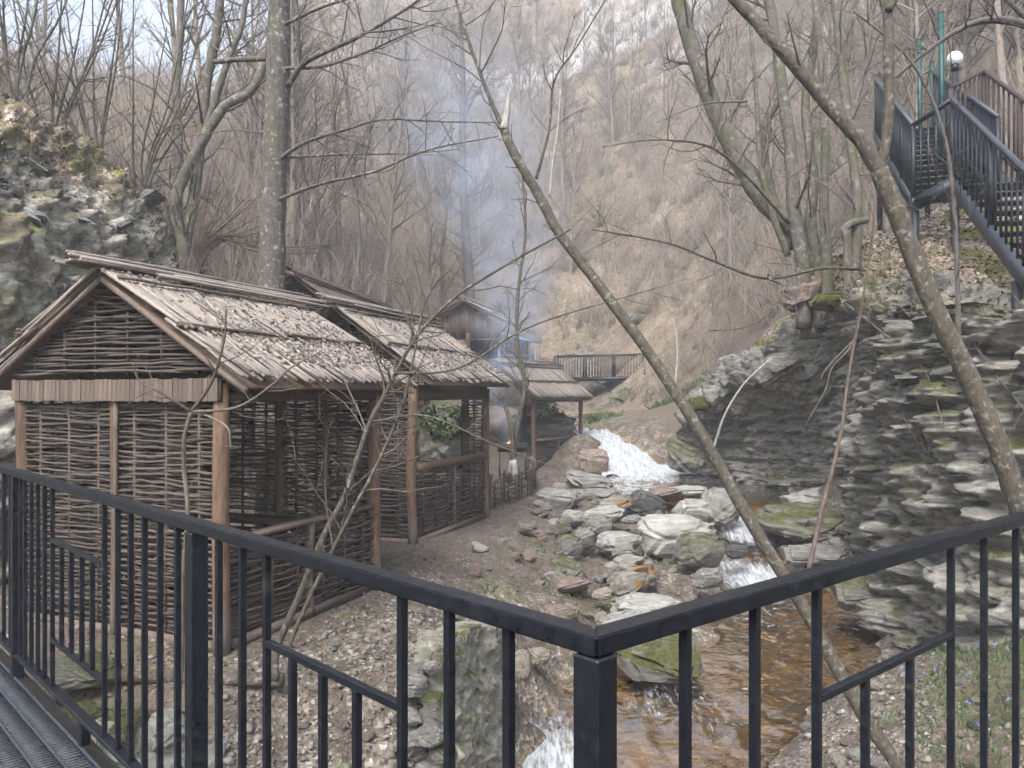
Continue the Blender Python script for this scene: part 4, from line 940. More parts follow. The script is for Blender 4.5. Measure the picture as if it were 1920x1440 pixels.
for _ in range(150):            # smaller loose stones all along the bank
    for _try in range(30):
        y = br.uniform(6.2, 19); x = br.uniform(-1.9, 6.0); px = CX + F*x/y
        if px < 420 or px > 1900: continue
        xl, xr, wz = creek_at(y)
        if xl + .2 < x < xr - .2 or (x < -.95 + (y - 9.4)*.2 and y > 8): continue
        break
    z = float(ground_z(np.array([x]), np.array([y]))[0]); s_ = br.uniform(.07, .24) if y < 10.5 else br.uniform(.14, .42)
    km = br.choice(['rock', 'rock', 'rock_pale', 'rock_brown', 'rock_mossy', 'rock_beige']); kw_ = dict(rock='grey', rock_pale='pale', rock_brown='red brown', rock_mossy='mossy', rock_beige='beige')[km]
    wh_ = 'in front of the nearest hut' if x < -.3 else 'on the near right bank' if (x > 2.4 and y < 10) else 'among the boulders upstream' if y > 13.5 else 'on the gravel beside the brook'
    o = add_obj('stone', rock_of(br.randrange(12), km), None, None, loc=(x, y, z + s_*.12), rot=(br.uniform(-.3, .3), br.uniform(-.3, .3), br.uniform(0, 6)), scale=(s_, s_*br.uniform(.6, 1), s_*br.uniform(.35, .6)))
    tag(o, f'small {kw_} loose stone {wh_}', 'stone', f'{kw_} stones {wh_}')

# ------------------------------------------------------------------ dry stone wall under hut one, mortared wall, log
def stone_wall(name, label, p0, p1, z0, z1, rows, thick, mats, seed):
    r = random.Random(seed); p0 = np.array(p0, float); p1 = np.array(p1, float); L = np.linalg.norm(p1 - p0); u_ = (p1 - p0)/L; ang = math.atan2(u_[1], u_[0])
    e = empty(name, (p0[0], p0[1], z0), ang); tag(e, label, 'wall')
    tb = TB(); tb.box((L/2, thick*.25, (z1 - z0)*.46), (L*.96, thick*.8, (z1-z0)*.9)); tb.obj('core', M['mortar'], e, False)
    z = 0.0; hgt = (z1 - z0)/rows
    for k in range(rows):
        x = -r.uniform(0, .2)
        while x < L:
            w_ = r.uniform(.2, .48); h_ = hgt * r.uniform(.85, 1.2)
            add_obj('stone', rock_of(r.randrange(12), r.choice(mats)), None, e, loc=(x + w_/2, r.uniform(-.04, .06), z + h_/2), rot=(r.uniform(-.1, .1), r.uniform(-.12, .12), r.uniform(-.1, .1)), scale=(w_*1.12, thick, h_*1.15)); x += w_
        z += hgt
    return e
stone_wall('retaining_wall', 'mossy dry stone retaining wall under the nearest hut', (-4.3, 6.15), (-2.45, 5.8), -3.3, -2.42, 4, .42, ['rock', 'rock_pale', 'rock_mossy', 'rock_mossy'], 4)
mw0, mw1 = np.array([-.62, 6.35]), np.array([-.15, 7.9])
mwall = empty('mortared_wall', (mw0[0], mw0[1], -3.5)); tag(mwall, 'short mortared rubble wall with pale rendered face beside the brook', 'wall')
ny_, nz_ = 110, 80; T_, Z_ = np.meshgrid(np.linspace(0, 1, ny_), np.linspace(0, 1, nz_), indexing='ij')
tb = TB()
for side in (1, -1):
    dirv = (mw1 - mw0); nv = np.array([dirv[1], -dirv[0]]) / np.linalg.norm(dirv)
    tz = (1.5 - .25*T_) * Z_ + (.05 * fbm(T_*6, 0, 0, 3, 2)) * Z_
    off = side * (.10 + .04*(1 - Z_) + .05 * fbm(T_*9, Z_*8, side, 5, 15, .65) + .06 * np.abs(fbm(T_*5, Z_*6, side + 3, 3, 16)))
    X_ = dirv[0]*T_ + nv[0]*off; Y_ = dirv[1]*T_ + nv[1]*off
    q = np.arange(ny_-1)[:, None]*nz_ + np.arange(nz_-1)[None]; Q = np.stack([q, q+nz_, q+nz_+1, q+1], -1).reshape(-1, 4)
    tb.raw(np.c_[X_.ravel(), Y_.ravel(), tz.ravel()], Q if side > 0 else Q[:, ::-1])
    if side == 1: e1 = np.stack([X_, Y_, tz], -1)
    else: e2 = np.stack([X_, Y_, tz], -1)
for s1, s2 in ((e1[:, -1], e2[:, -1]), (e1[0], e2[0]), (e1[-1], e2[-1])):
    V = np.vstack([s1, s2]); m = len(s1); tb.raw(V, [(k, k+1, m+k+1, m+k) for k in range(m-1)])
tb.obj('render_coat', M['mortar'], mwall)
for k in range(34):
    t = br.uniform(-.08, .95); s_ = br.uniform(.16, .34); zz = br.uniform(.1, 1.35 - .25*t)
    off = -.16 - br.uniform(0, .1); p = (mw1 - mw0)*t + nv*off
    add_obj('stone', rock_of(br.randrange(12), br.choice(['rock', 'rock_pale', 'rock_mossy'])), None, mwall, loc=(p[0], p[1], zz), rot=(br.uniform(-.3, .3), br.uniform(-.3, .3), br.uniform(0, 6)), scale=(s_, s_*.8, s_*.65))
for k in range(20):
    p = nv * br.uniform(-.26, .1) + (mw1 - mw0) * br.uniform(-.07, -.02); s_ = br.uniform(.22, .36)
    add_obj('stone', rock_of(br.randrange(12), br.choice(['rock', 'rock_pale', 'rock_mossy'])), None, mwall, loc=(p[0], p[1], .05 + k*.07), rot=(br.uniform(-.3, .3), br.uniform(-.3, .3), br.uniform(0, 6)), scale=(s_, s_*.8, s_*.6))
lg = TB(); lp = smooth_path([W(185, 1262, 6.35), W(300, 1268, 6.4), W(420, 1272, 6.45), W(530, 1275, 6.5)], 16, .008); lg.tube(lp, .062 + rng.normal(0, .005, 16), 10)
tag(lg.obj('fallen_log', M['bark_lean'], None, base=lp[0]), 'grey barked log lying at the foot of the nearest hut', 'log')

# ------------------------------------------------------------------ footbridge upstream
fb = empty('footbridge', tuple(W(1040, 712, 36))); tag(fb, 'black steel footbridge with railings upstream of the cascade', 'footbridge')
fb0 = np.array(W(1040, 712, 36)); fb1 = np.array(W(1262, 708, 35)); dv_ = fb1 - fb0; sidev = np.array([-dv_[1], dv_[0], 0]) / np.linalg.norm(dv_)
def fpart(name, a, b, w_, h_, mat='metal'): 
    tb = TB(); tb.beam(np.asarray(a), np.asarray(b), w_, h_); return tb.obj(name, M[mat], fb, False)
for s_ in (0, 1.2):
    o_ = sidev * s_; fpart('girder', o_, o_ + dv_, .1, .16)
    fpart('hand_rail', o_ + [0, 0, 1.1], o_ + dv_ + [0, 0, 1.1], .05, .05)
    for k in range(41): 
        t = k/40; thick = .09 if k % 10 == 0 else .028; fpart('post' if k % 10 == 0 else 'baluster', o_ + dv_*t + [0, 0, .05], o_ + dv_*t + [1e-4, 0, 1.1], thick, thick)
    for t, u in ((.33, .55), (.72, .95)): fpart('brace', o_ + dv_*t, o_ + dv_*u + [0, 0, -.9], .06, .06)
fpart('deck', sidev*.6 + [0, 0, .08], sidev*.6 + dv_ + [0, 0, .08], 1.15, .04)

# ------------------------------------------------------------------ steel stairs on the right bank
stair = empty('steel_stairs', (6.02, 11.6, 2.4)); tag(stair, 'dark steel stairs with railings climbing the right bank', 'stairs'); sb0 = np.array([6.02, 11.6, 2.4])
def sp(name, a, b, w_, h_, mat='stair'):
    tb = TB(); tb.beam(np.asarray(a) - sb0, np.asarray(b) - sb0, w_, h_); return tb.obj(name, M[mat], stair, False)
def flight(a, b, across, steps, rails=(1, 1), sp_=.15):
    a = np.array(a, float); b = np.array(b, float); across = np.array(across, float); wd_ = np.linalg.norm(across)
    for k, s_ in enumerate((0, 1)):
        o_ = across * s_; sp('stringer', a + o_, b + o_, .05, .2, 'stair_rail' if s_ == 0 else 'stair')
        if rails[k]:
            sp('hand_rail', a + o_ + [0, 0, 1.2], b + o_ + [0, 0, 1.2], .06, .05, 'stair_rail')
            for q in range(int(np.linalg.norm(b - a)/sp_) + 1):
                t = q * sp_/np.linalg.norm(b - a); p = a + o_ + (b - a)*t; e_ = .055 if q % 9 == 0 else .022
                sp('post' if q % 9 == 0 else 'baluster', p + [0, 0, .08], p + [1e-4, 0, 1.18], e_, e_)
    for q in range(steps):
        p = a + (b - a)*(q + .5)/steps; run = (b - a)[:2]/np.linalg.norm((b - a)[:2]); depth = np.linalg.norm((b - a)[:2])/steps * .85
        tb = TB(); ctr = p - sb0 + across*.5; Mx = np.stack([across/wd_, np.array([run[0], run[1], 0]), np.array([0, 0, 1.])], 1)
        for kk in range(3): tb.box(ctr + np.array([run[0], run[1], 0])*(kk - 1)*depth*.36, (wd_ - .06, depth*.22, .035), Mx)
        for kk in range(12): tb.box(ctr + across/wd_*((kk + .5)/12 - .5)*(wd_ - .06), (.02, depth, .03), Mx)
        tb.obj('tread', M['stair'], stair, False)
flight((6.02, 11.6, 2.84), (7.78, 16.6, 5.6), (1.04, -.366, 0), 14)
flight((6.26, 11.0, 3.0), (5.3, 7.0, .19), (1.3, -.31, 0), 15, sp_=.2)
lnd = TB(); 
for k in range(9): lnd.beam(np.array([6.02 + k*.125, 11.55 - k*.04, 2.9]) - sb0, np.array([6.3 + k*.125, 11.0 - k*.04, 2.94]) - sb0, .06, .03)
lnd.obj('landing', M['stair'], stair, False); sp('hand_rail', (6.02, 11.6, 4.04), (6.26, 11.0, 4.2), .06, .05); sp('stringer', (6.02, 11.6, 2.84), (6.26, 11.0, 3.0), .05, .2)
for k in range(6):
    t = k/5; p = np.array([6.02, 11.6, 2.84])*(1-t) + np.array([6.26, 11.0, 3.0])*t; sp('baluster', p + [0, 0, .05], p + [1e-4, 0, 1.2], .024, .024)
for (x_, y_, z_) in ((6.05, 11.6, 2.8), (7.0, 11.3, 2.8), (6.3, 11.0, 2.9), (7.8, 16.4, 5.5), (8.7, 16.2, 5.5), (5.75, 8.8, 1.3), (6.75, 8.6, 1.3)): sp('leg', (x_, y_, z_ - 2.2), (x_ + 1e-4, y_, z_), .08, .08)
rr_ = empty('rusty_railing', tuple(W(1782, 300, 12.6))); tag(rr_, 'rusty railing behind the stairs at the right edge', 'railing'); rr0 = np.array(W(1782, 300, 12.6))
rp = [W(1782, 165, 12.6), W(1845, 133, 13.2), W(1912, 183, 12.0), W(1990, 245, 11.0)]
for a, b in zip(rp[:-1], rp[1:]):
    for dz, h_ in ((0, .05), (-1.15, .05)): tb = TB(); tb.beam(a - rr0 + [0, 0, dz], b - rr0 + [0, 0, dz], .05, h_); tb.obj('rail', M['rust'], rr_, False)
    for k in range(7):
        p = a + (b - a)*k/7 - rr0; e_ = .06 if k == 0 else .025; tb = TB(); tb.beam(p + [0, 0, -1.5 if k == 0 else -1.14], p + [1e-4, 0, -.02], e_, e_); tb.obj('post' if k == 0 else 'baluster', M['rust'], rr_, False)
for (px, y0_, y1_, D, lab) in ((1768, 25, 330, 13.6, 'tallest green fence post beside the lamp'), (1727, 75, 330, 15.5, 'middle green fence post left of the lamp'), (1751, 118, 330, 16.5, 'shortest green fence post between the other two')):
    a, b = W(px, y1_, D), W(px - 4, y0_, D); tb = TB(); tb.beam(a - a, b - a, .065, .065); tb.box(b - a + [0, 0, .01], (.075, .075, .02)); tag(tb.obj('fence_post', M['green_post'], None, False, loc=a), lab, 'post')
lmp = empty('street_lamp', tuple(W(1790, 330, 13.2))); tag(lmp, 'globe lamp on a dark post above the stairs', 'lamp'); l0 = np.array(W(1790, 330, 13.2))
tb = TB(); tb.tube([(0, 0, -.8), (0, 0, 1.88)], .045, 10); tb.tube([(0, 0, 1.8), (0, 0, 1.9)], .07, 10); tb.obj('lamp_post', M['stair'], lmp)
bm = bmesh.new(); bmesh.ops.create_uvsphere(bm, u_segments=20, v_segments=12, radius=.125); gm = bpy.data.meshes.new('globe'); bm.to_mesh(gm); bm.free(); gm.polygons.foreach_set('use_smooth', np.ones(len(gm.polygons), bool))
add_obj('globe', gm, M['globe'], lmp, loc=(0, 0, 2.0))

# ------------------------------------------------------------------ brazier with the fire
bz = np.array([.02, 19.6, -2.2]); bra = empty('brazier', tuple(bz)); tag(bra, 'black iron brazier with a small fire beside the pavilion', 'brazier')
tb = TB(); tb.box((0, 0, .78), (.75, .35, .03)); tb.box((0, -.17, .88), (.75, .02, .2)); tb.box((0, .17, .88), (.75, .02, .2)); tb.box((-.37, 0, .88), (.02, .32, .2)); tb.box((.37, 0, .88), (.02, .32, .2)); tb.obj('fire_box', M['soot'], bra, False)
for x_ in (-.33, .33):
    for y_ in (-.14, .14): tb = TB(); tb.beam((x_, y_, 0), (x_*1.02, y_, .78), .035, .035); tb.obj('leg', M['soot'], bra, False)
tb = TB()
for k in range(7): x_ = -.1 + k*.035; tb.tube([(x_, 0, .84), (x_ + .01, .0, .93), (x_ + br.uniform(-.03, .03), 0, .97 + br.uniform(0, .08))], [.03, .026, .003], 6)
tb.obj('flame', M['fire'], bra)

# ------------------------------------------------------------------ trees
tr = np.random.default_rng(17)
def unit(v): return v / (np.linalg.norm(v) + 1e-9)
def side_branch(tb, P, Rr, n, L, r, sub=3, t0=.15, up=.25, droop=0.0, bias=None, sides=4):
    """n side branches along polyline P, each with tapering twigs"""
    P = np.asarray(P); k = len(P)
    for _ in range(n):
        t = tr.uniform(t0, 1) * (k - 1); i = min(int(t), k - 2); p = P[i] + (P[i+1] - P[i]) * (t - i); tg = unit(P[i+1] - P[i])
        dr_ = tr.normal(size=3); dr_ = unit(dr_ - tg * (dr_ @ tg)); dd = unit(dr_ * .9 + tg * .55 + np.array([0, 0, up]) + (0 if bias is None else np.asarray(bias)))
        ll = L * tr.uniform(.4, 1.1) * (1.15 - .6 * t/(k-1)); rad = min(r, Rr[i] * .6) * tr.uniform(.7, 1.1)
        Q = [p]
        for q in range(4): dd = unit(dd + tr.normal(0, .16, 3) + np.array([0, 0, .05 - droop])); Q.append(Q[-1] + dd * ll/4)
        Q = np.array(Q); tb.tube(Q, np.linspace(rad, rad*.25, 5), sides, False)
        twigs(tb, Q, sub, ll*.45, rad*.38)
def twigs(tb, Q, n, L, r):
    if n <= 0: return
    k = len(Q); t = tr.uniform(.2, 1, n) * (k - 1.001); i = t.astype(int); p = Q[i] + (Q[i+1] - Q[i]) * (t - i)[:, None]
    tg = Q[i+1] - Q[i]; tg /= np.linalg.norm(tg, axis=1)[:, None] + 1e-9
    d = tg * .8 + tr.normal(0, .55, (n, 3)) + [0, 0, .12]; d /= np.linalg.norm(d, axis=1)[:, None]
    ll = L * tr.uniform(.4, 1.1, n)[:, None]; m = p + d * ll * .55
    tb.cones(p, p + d * ll, r)
    d2 = d + tr.normal(0, .5, (n, 3)); d2 /= np.linalg.norm(d2, axis=1)[:, None]; tb.cones(m, m + d2 * ll * .6, r*.7)

SINK = dict(twisted_tree=1.1, fanning_shrub=.9, bare_shrub=.9, beech_clump=1.2, slender_tree=.5, crooked_stump=.4, hut_sapling=.25, leaning_tree=.3)
def px_tree(name, label, mat, stems, cat='tree', twigmat=None, group=None, trunk_n=12):
    """stems: (points (px,py,D), r0, r1, branches, branch length, branch radius, twigs per branch)"""
    base = np.array(W(*stems[0][0][0])); e = empty(name, tuple(base)); tag(e, label, cat, group)
    tt_, tw = TB(), TB(); any_tw = False
    for sidx, st in enumerate(stems):
        Pp, r0, r1, nb, bl, brd, sub = st[:7]; kw = st[7] if len(st) > 7 else {}
        pw = [W(*q) for q in Pp]
        if name in SINK and (abs(Pp[0][1] - stems[0][0][0][1]) < 40): pw = [pw[0] - np.array([0, .05, SINK[name]])] + pw
        P = smooth_path(pw, max(12, 5*len(Pp)), .0); L_ = np.linalg.norm(np.diff(P, axis=0), axis=1).sum()
        P[1:-1] += tr.normal(0, r0*.035, P[1:-1].shape)
        rad = np.linspace(r0, r1, len(P)) * (1 + tr.normal(0, .022, len(P)))
        tt_.tube(P, rad, trunk_n if r0 > .03 else 6)
        if nb: side_branch(tw, P, rad, nb, bl, brd, sub, **kw); any_tw = True
    tt_.V = [v - base for v in tt_.V]; tt_.obj('trunk', M[mat], e)
    if any_tw: tw.V = [v - base for v in tw.V]; tw.obj('crown', M[twigmat or mat], e)
    return e

# big lichen covered trunk behind hut one
D0 = 11.3
px_tree('big_tree', 'thick straight trunk with lichen rising behind the nearest hut', 'bark_big', [
 ([(506, 1040, D0), (508, 760, D0), (510, 530, D0), (512, 400, D0), (517, 250, D0), (522, 100, D0), (524, -40, D0), (528, -260, D0)], .215, .14, 0, 0, 0, 0),
 ([(520, 375, 11.2), (600, 345, 10.9), (700, 322, 10.6), (800, 282, 10.3), (935, 255, 10.0)], .03, .007, 16, 1.1, .012, 7, dict(up=.0)),
 ([(524, 298, 11.2), (570, 268, 11.0), (640, 245, 10.8), (720, 224, 10.6), (830, 228, 10.4), (940, 230, 10.2)], .033, .006, 16, 1.0, .012, 7, dict(up=.0)),
 ([(524, 296, 11.2), (640, 290, 11.2), (760, 288, 11.3), (860, 280, 11.4)], .02, .005, 10, .9, .01, 6, dict(up=0)),
 ([(540, 160, 11.2), (575, 115, 11.0), (660, 75, 10.8), (740, 30, 10.6), (830, -30, 10.4)], .045, .012, 14, 1.3, .014, 7),
 ([(535, 128, 11.2), (600, 125, 11), (680, 100, 10.8), (760, 65, 10.5), (830, 40, 10.4)], .026, .006, 12, 1.0, .011, 6),
 ([(535, 45, 11.2), (600, 15, 11), (680, -10, 10.8)], .03, .01, 8, 1.0, .01, 6),
 ([(500, 110, 11.3), (440, 112, 11.5), (402, 116, 11.7)], .04, .035, 2, .6, .01, 4),
 ([(500, 250, 11.3), (430, 245, 11.6), (330, 260, 12)], .014, .004, 8, .7, .008, 5)], twigmat='branch', trunk_n=18)
# leaning broken tree crossing the middle
px_tree('leaning_tree', 'leaning bare tree with a broken white tip crossing the middle of the view', 'bark_lean', [
 ([(1700, 1462, 6.1), (1630, 1360, 6.15), (1560, 1235, 6.2), (1500, 1130, 6.25), (1405, 975, 6.3), (1310, 805, 6.4), (1215, 660, 6.5), (1120, 530, 6.6), (1050, 440, 6.65), (1010, 365, 6.7), (985, 325, 6.7), (958, 275, 6.72), (944, 240, 6.74)], .058, .038, 8, .5, .008, 3, dict(t0=.3)),
 ([(944, 240, 6.72), (925, 200, 6.75), (890, 110, 6.8), (855, 0, 6.9), (845, -60, 6.9)], .022, .008, 9, .9, .008, 5),
 ([(1005, 335, 6.7), (1018, 290, 6.7), (1030, 240, 6.72), (1040, 150, 6.75), (1080, 90, 6.8), (1135, 0, 6.9)], .014, .006, 8, .6, .006, 5)], twigmat='twig')
px_tree('broken_tip', 'splintered white tip on the leaning tree', 'bark_pale', [([(944, 243, 6.73), (950, 215, 6.73), (953, 185, 6.73), (957, 165, 6.73)], .04, .006, 0, 0, 0, 0)], cat='broken branch')
for nm, lab, ps, r_ in (('bare_stick', 'peeled white stick upright beside the leaning tree tip', [(1031, 370, 6.6), (1036, 310, 6.6), (1046, 240, 6.6), (1051, 170, 6.6)], .012),
                        ('bare_stick', 'pale peeled stick leaning in front of the hollow', [(1338, 842, 6.3), (1358, 780, 6.2), (1395, 720, 6.1), (1446, 672, 6.0)], .011),
                        ('bare_stick', 'grey upright stick crossing in front of the footbridge', [(1266, 722, 6.5), (1270, 670, 6.5), (1268, 630, 6.5), (1262, 600, 6.5)], .009),
                        ):
    px_tree(nm, lab, 'bark_pale', [(ps, r_, r_*.6, 0, 0, 0, 0)], cat='stick')
# second leaning tree, forked, at the right
px_tree('forked_tree', 'forked olive barked tree leaning across the right side', 'bark_lean', [
 ([(1985, 1180, 6.2), (1950, 1060, 6.2), (1905, 930, 6.2), (1845, 770, 6.2), (1745, 560, 6.25), (1690, 420, 6.3), (1648, 318, 6.3)], .085, .072, 3, .4, .008, 2, dict(t0=.4)),
 ([(1650, 325, 6.3), (1615, 265, 6.3), (1560, 205, 6.35), (1480, 110, 6.4), (1385, 5, 6.5), (1330, -60, 6.5)], .064, .045, 5, .7, .012, 4, dict(t0=.4)),
 ([(1648, 318, 6.3), (1660, 270, 6.3), (1667, 190, 6.3), (1666, 100, 6.3), (1664, 20, 6.35), (1640, -40, 6.4)], .043, .038, 6, .8, .012, 5, dict(t0=.3)),
 ([(1665, 20, 6.3), (1690, -20, 6.3), (1720, -80, 6.3)], .03, .02, 3, .6, .01, 4)], twigmat='branch')
# beech clump on the cliff top
px_tree('beech_clump', 'clump of mossy grey trunks on top of the cliff', 'bark_beech', [
 ([(1520, 520, 15.2), (1500, 440, 15.2), (1440, 385, 15.2), (1390, 310, 15.2), (1350, 230, 15.2), (1315, 140, 15.2), (1280, 30, 15.3), (1255, -80, 15.3)], .22, .14, 14, 2.2, .04, 8, dict(t0=.3)),
 ([(1505, 500, 15), (1490, 400, 15), (1482, 280, 15), (1470, 190, 15), (1455, 80, 15.1), (1430, -60, 15.2)], .15, .09, 12, 2.0, .03, 8, dict(t0=.3)),
 ([(1480, 470, 15.3), (1445, 360, 15.4), (1430, 250, 15.5), (1465, 180, 15.5)], .12, .07, 6, 1.2, .02, 6),
 ([(1535, 500, 15), (1520, 420, 15), (1525, 330, 15), (1510, 200, 15.2), (1530, 60, 15.4), (1540, -80, 15.5)], .13, .06, 10, 1.6, .02, 8),
 ([(1550, 490, 14.6), (1545, 380, 14.6), (1548, 250, 14.6), (1540, 120, 14.8), (1525, -40, 15)], .11, .06, 10, 1.6, .02, 8),
 ([(1478, 480, 15.1), (1448, 400, 15.0), (1425, 300, 15), (1418, 180, 15.1), (1405, 20, 15.2)], .07, .03, 10, 1.4, .015, 7)], twigmat='twig', trunk_n=14)
px_tree('slender_tree', 'slender grey tree between the clump and the stairs', 'bark_beech', [
 ([(1600, 520, 13), (1606, 440, 13), (1607, 360, 13), (1588, 210, 13.1), (1568, 30, 13.2), (1560, -80, 13.2)], .1, .06, 14, 1.5, .02, 7, dict(t0=.3)),
 ([(1592, 240, 13.1), (1625, 110, 13), (1640, -40, 13)], .05, .03, 8, 1.2, .015, 6)], twigmat='twig')
px_tree('crooked_stump', 'crooked pale stump at the foot of the slender tree', 'bark_beech', [([(1590, 520, 12.8), (1588, 450, 12.8), (1583, 430, 12.8), (1600, 418, 12.9), (1625, 412, 13)], .075, .06, 2, .3, .01, 3)], cat='stump')
px_tree('thin_sapling', 'thin dark sapling in front of the stairs', 'branch', [([(1797, 640, 7.4), (1795, 540, 7.4), (1790, 400, 7.4), (1772, 260, 7.4), (1735, 160, 7.4), (1690, 95, 7.4), (1600, 20, 7.4)], .028, .01, 16, .8, .008, 5)])
px_tree('thin_sapling', 'thin grey sapling rising in front of the hollow', 'twig', [([(1515, 1075, 7.2), (1545, 940, 7.2), (1575, 820, 7.2), (1592, 700, 7.2), (1625, 520, 7.2), (1640, 400, 7.2)], .024, .008, 9, .5, .006, 4)])
px_tree('overhanging_branch', 'dark branch reaching in from the upper right corner', 'branch', [([(1990, 80, 8), (1920, 45, 8), (1850, 38, 8), (1790, 60, 8), (1720, 110, 8), (1660, 160, 8)], .05, .012, 18, .9, .01, 6), ([(1960, 70, 8), (1910, 20, 8), (1870, -20, 8)], .04, .02, 6, .8, .01, 5)], cat='branch')
# arching branches from the clump out over the hollow
px_tree('arching_branch', 'arching bare branch sweeping left from the cliff top', 'bark_lean', [
 ([(1610, 505, 12.6), (1540, 503, 10.8), (1440, 522, 9.6), (1340, 490, 9.4), (1250, 455, 9.2), (1110, 430, 9)], .03, .008, 14, 1.1, .009, 6, dict(droop=.04)),
 ([(1440, 522, 9.6), (1470, 540, 9.5), (1440, 590, 9.4), (1390, 615, 9.3), (1330, 620, 9.2)], .014, .005, 5, .5, .006, 4)], cat='branch', twigmat='twig')
px_tree('arching_branch', 'fine arching branch above the brown slope', 'twig', [([(1480, 420, 12), (1400, 330, 11.5), (1330, 275, 11), (1230, 262, 10.6), (1130, 275, 10.3)], .03, .006, 16, 1.2, .009, 7), ([(1400, 190, 12), (1320, 195, 11), (1230, 230, 10.5)], .02, .005, 10, .8, .008, 6)], cat='branch')
px_tree('hanging_root', 'dangling pale root in front of the hollow', 'twig', [([(1625, 545, 12.4), (1600, 640, 11.8), (1560, 690, 11.6), (1548, 730, 11.5), (1510, 797, 11.3)], .016, .006, 6, .4, .006, 3, dict(up=-.2)), ([(1598, 640, 11.8), (1550, 690, 11.7), (1538, 715, 11.6)], .01, .004, 2, .2, .004, 2)], cat='root')
px_tree('hanging_bramble', 'tangle of budding stems hanging over the near cliff', 'twig', [
 ([(1575, 560, 12.6), (1650, 620, 11.2), (1730, 690, 9.9), (1770, 800, 9.0)], .016, .006, 14, .6, .007, 6, dict(up=-.1)),
 ([(1620, 690, 12.2), (1700, 760, 10.3), (1745, 860, 9.6), (1765, 900, 9.2)], .016, .006, 12, .6, .007, 6, dict(up=-.1)),
 ([(1625, 660, 12.1), (1700, 650, 10.4), (1840, 655, 8.9)], .014, .005, 12, .6, .007, 6),
 ([(1690, 620, 10.8), (1690, 760, 10.1), (1720, 830, 9.6)], .014, .006, 8, .5, .006, 5), ([(1780, 570, 9.8), (1850, 680, 8.9), (1930, 780, 8.0)], .02, .01, 8, .6, .007, 5),
 ([(1720, 770, 10.2), (1830, 860, 8.9), (1900, 950, 8.4)], .012, .005, 8, .5, .006, 5)], cat='bramble')
# saplings in front of the huts
px_tree('hut_sapling', 'pair of slanting sapling stems in front of the nearest hut', 'bark_lean', [
 ([(520, 1215, 6.5), (560, 1120, 6.45), (605, 1010, 6.4), (650, 920, 6.4), (690, 800, 6.35), (722, 740, 6.35), (775, 640, 6.3), (850, 560, 6.3), (960, 490, 6.3), (1070, 430, 6.3)], .033, .008, 18, 1.0, .009, 6, dict(t0=.35)),
 ([(545, 1205, 6.4), (600, 1080, 6.35), (660, 960, 6.3), (712, 860, 6.3), (760, 740, 6.3), (800, 560, 6.3), (850, 500, 6.3)], .022, .006, 16, .9, .008, 6, dict(t0=.3)),
 ([(722, 740, 6.35), (770, 640, 6.3), (768, 560, 6.3), (745, 505, 6.3)], .013, .006, 5, .5, .006, 4),
 ([(700, 790, 6.3), (800, 780, 6.2), (920, 830, 6.1), (1050, 880, 6.0)], .01, .003, 6, .5, .005, 3), ([(740, 700, 6.3), (860, 690, 6.2), (1000, 610, 6.2), (1230, 540, 6.2)], .012, .004, 8, .6, .006, 4)], twigmat='twig')
px_tree('hut_sapling', 'grey sapling branching in front of the nearest hut corner post', 'twig', [
 ([(340, 1235, 5.6), (342, 1100, 5.6), (352, 960, 5.55), (345, 880, 5.55), (346, 820, 5.5), (358, 772, 5.5)], .022, .014, 3, .4, .006, 3, dict(t0=.5)),
 ([(358, 772, 5.5), (395, 720, 5.45), (420, 640, 5.4), (425, 580, 5.4)], .014, .005, 8, .5, .006, 4), ([(358, 772, 5.5), (300, 735, 5.4), (262, 715, 5.4), (248, 680, 5.4)], .012, .004, 5, .4, .005, 3),
 ([(358, 772, 5.5), (440, 765, 5.4), (500, 730, 5.3), (545, 690, 5.3), (600, 660, 5.3)], .012, .004, 6, .45, .005, 4), ([(380, 775, 5.5), (425, 800, 5.4), (432, 830, 5.4), (432, 840, 5.4)], .01, .006, 1, .2, .004, 2)])
px_tree('whitewashed_tree', 'two thin trunks with whitewashed feet by the low fence', 'bark_lean', [
 ([(968, 905, 17.2), (962, 850, 17.2), (958, 800, 17.2), (948, 760, 17.3), (944, 740, 17.3)], .06, .04, 6, .8, .015, 5), ([(955, 905, 17.4), (962, 860, 17.4), (972, 790, 17.4), (985, 720, 17.4), (970, 640, 17.4), (972, 540, 17.5), (985, 440, 17.6), (980, 330, 17.7)], .07, .025, 22, 1.4, .018, 7, dict(t0=.3))], twigmat='branch')
wt = bpy.data.objects['whitewashed_tree']; wl = np.array(W(968, 905, 17.2))
for a, b in (((968, 907, 17.2), (963, 862, 17.2)), ((955, 907, 17.4), (961, 864, 17.4))):
    tb = TB(); tb.tube(smooth_path([W(*a) - wl, (W(*a) + W(*b))/2 - wl, W(*b) - wl], 6), .066, 10); tb.obj('whitewash_band', M['whitewash'], wt)
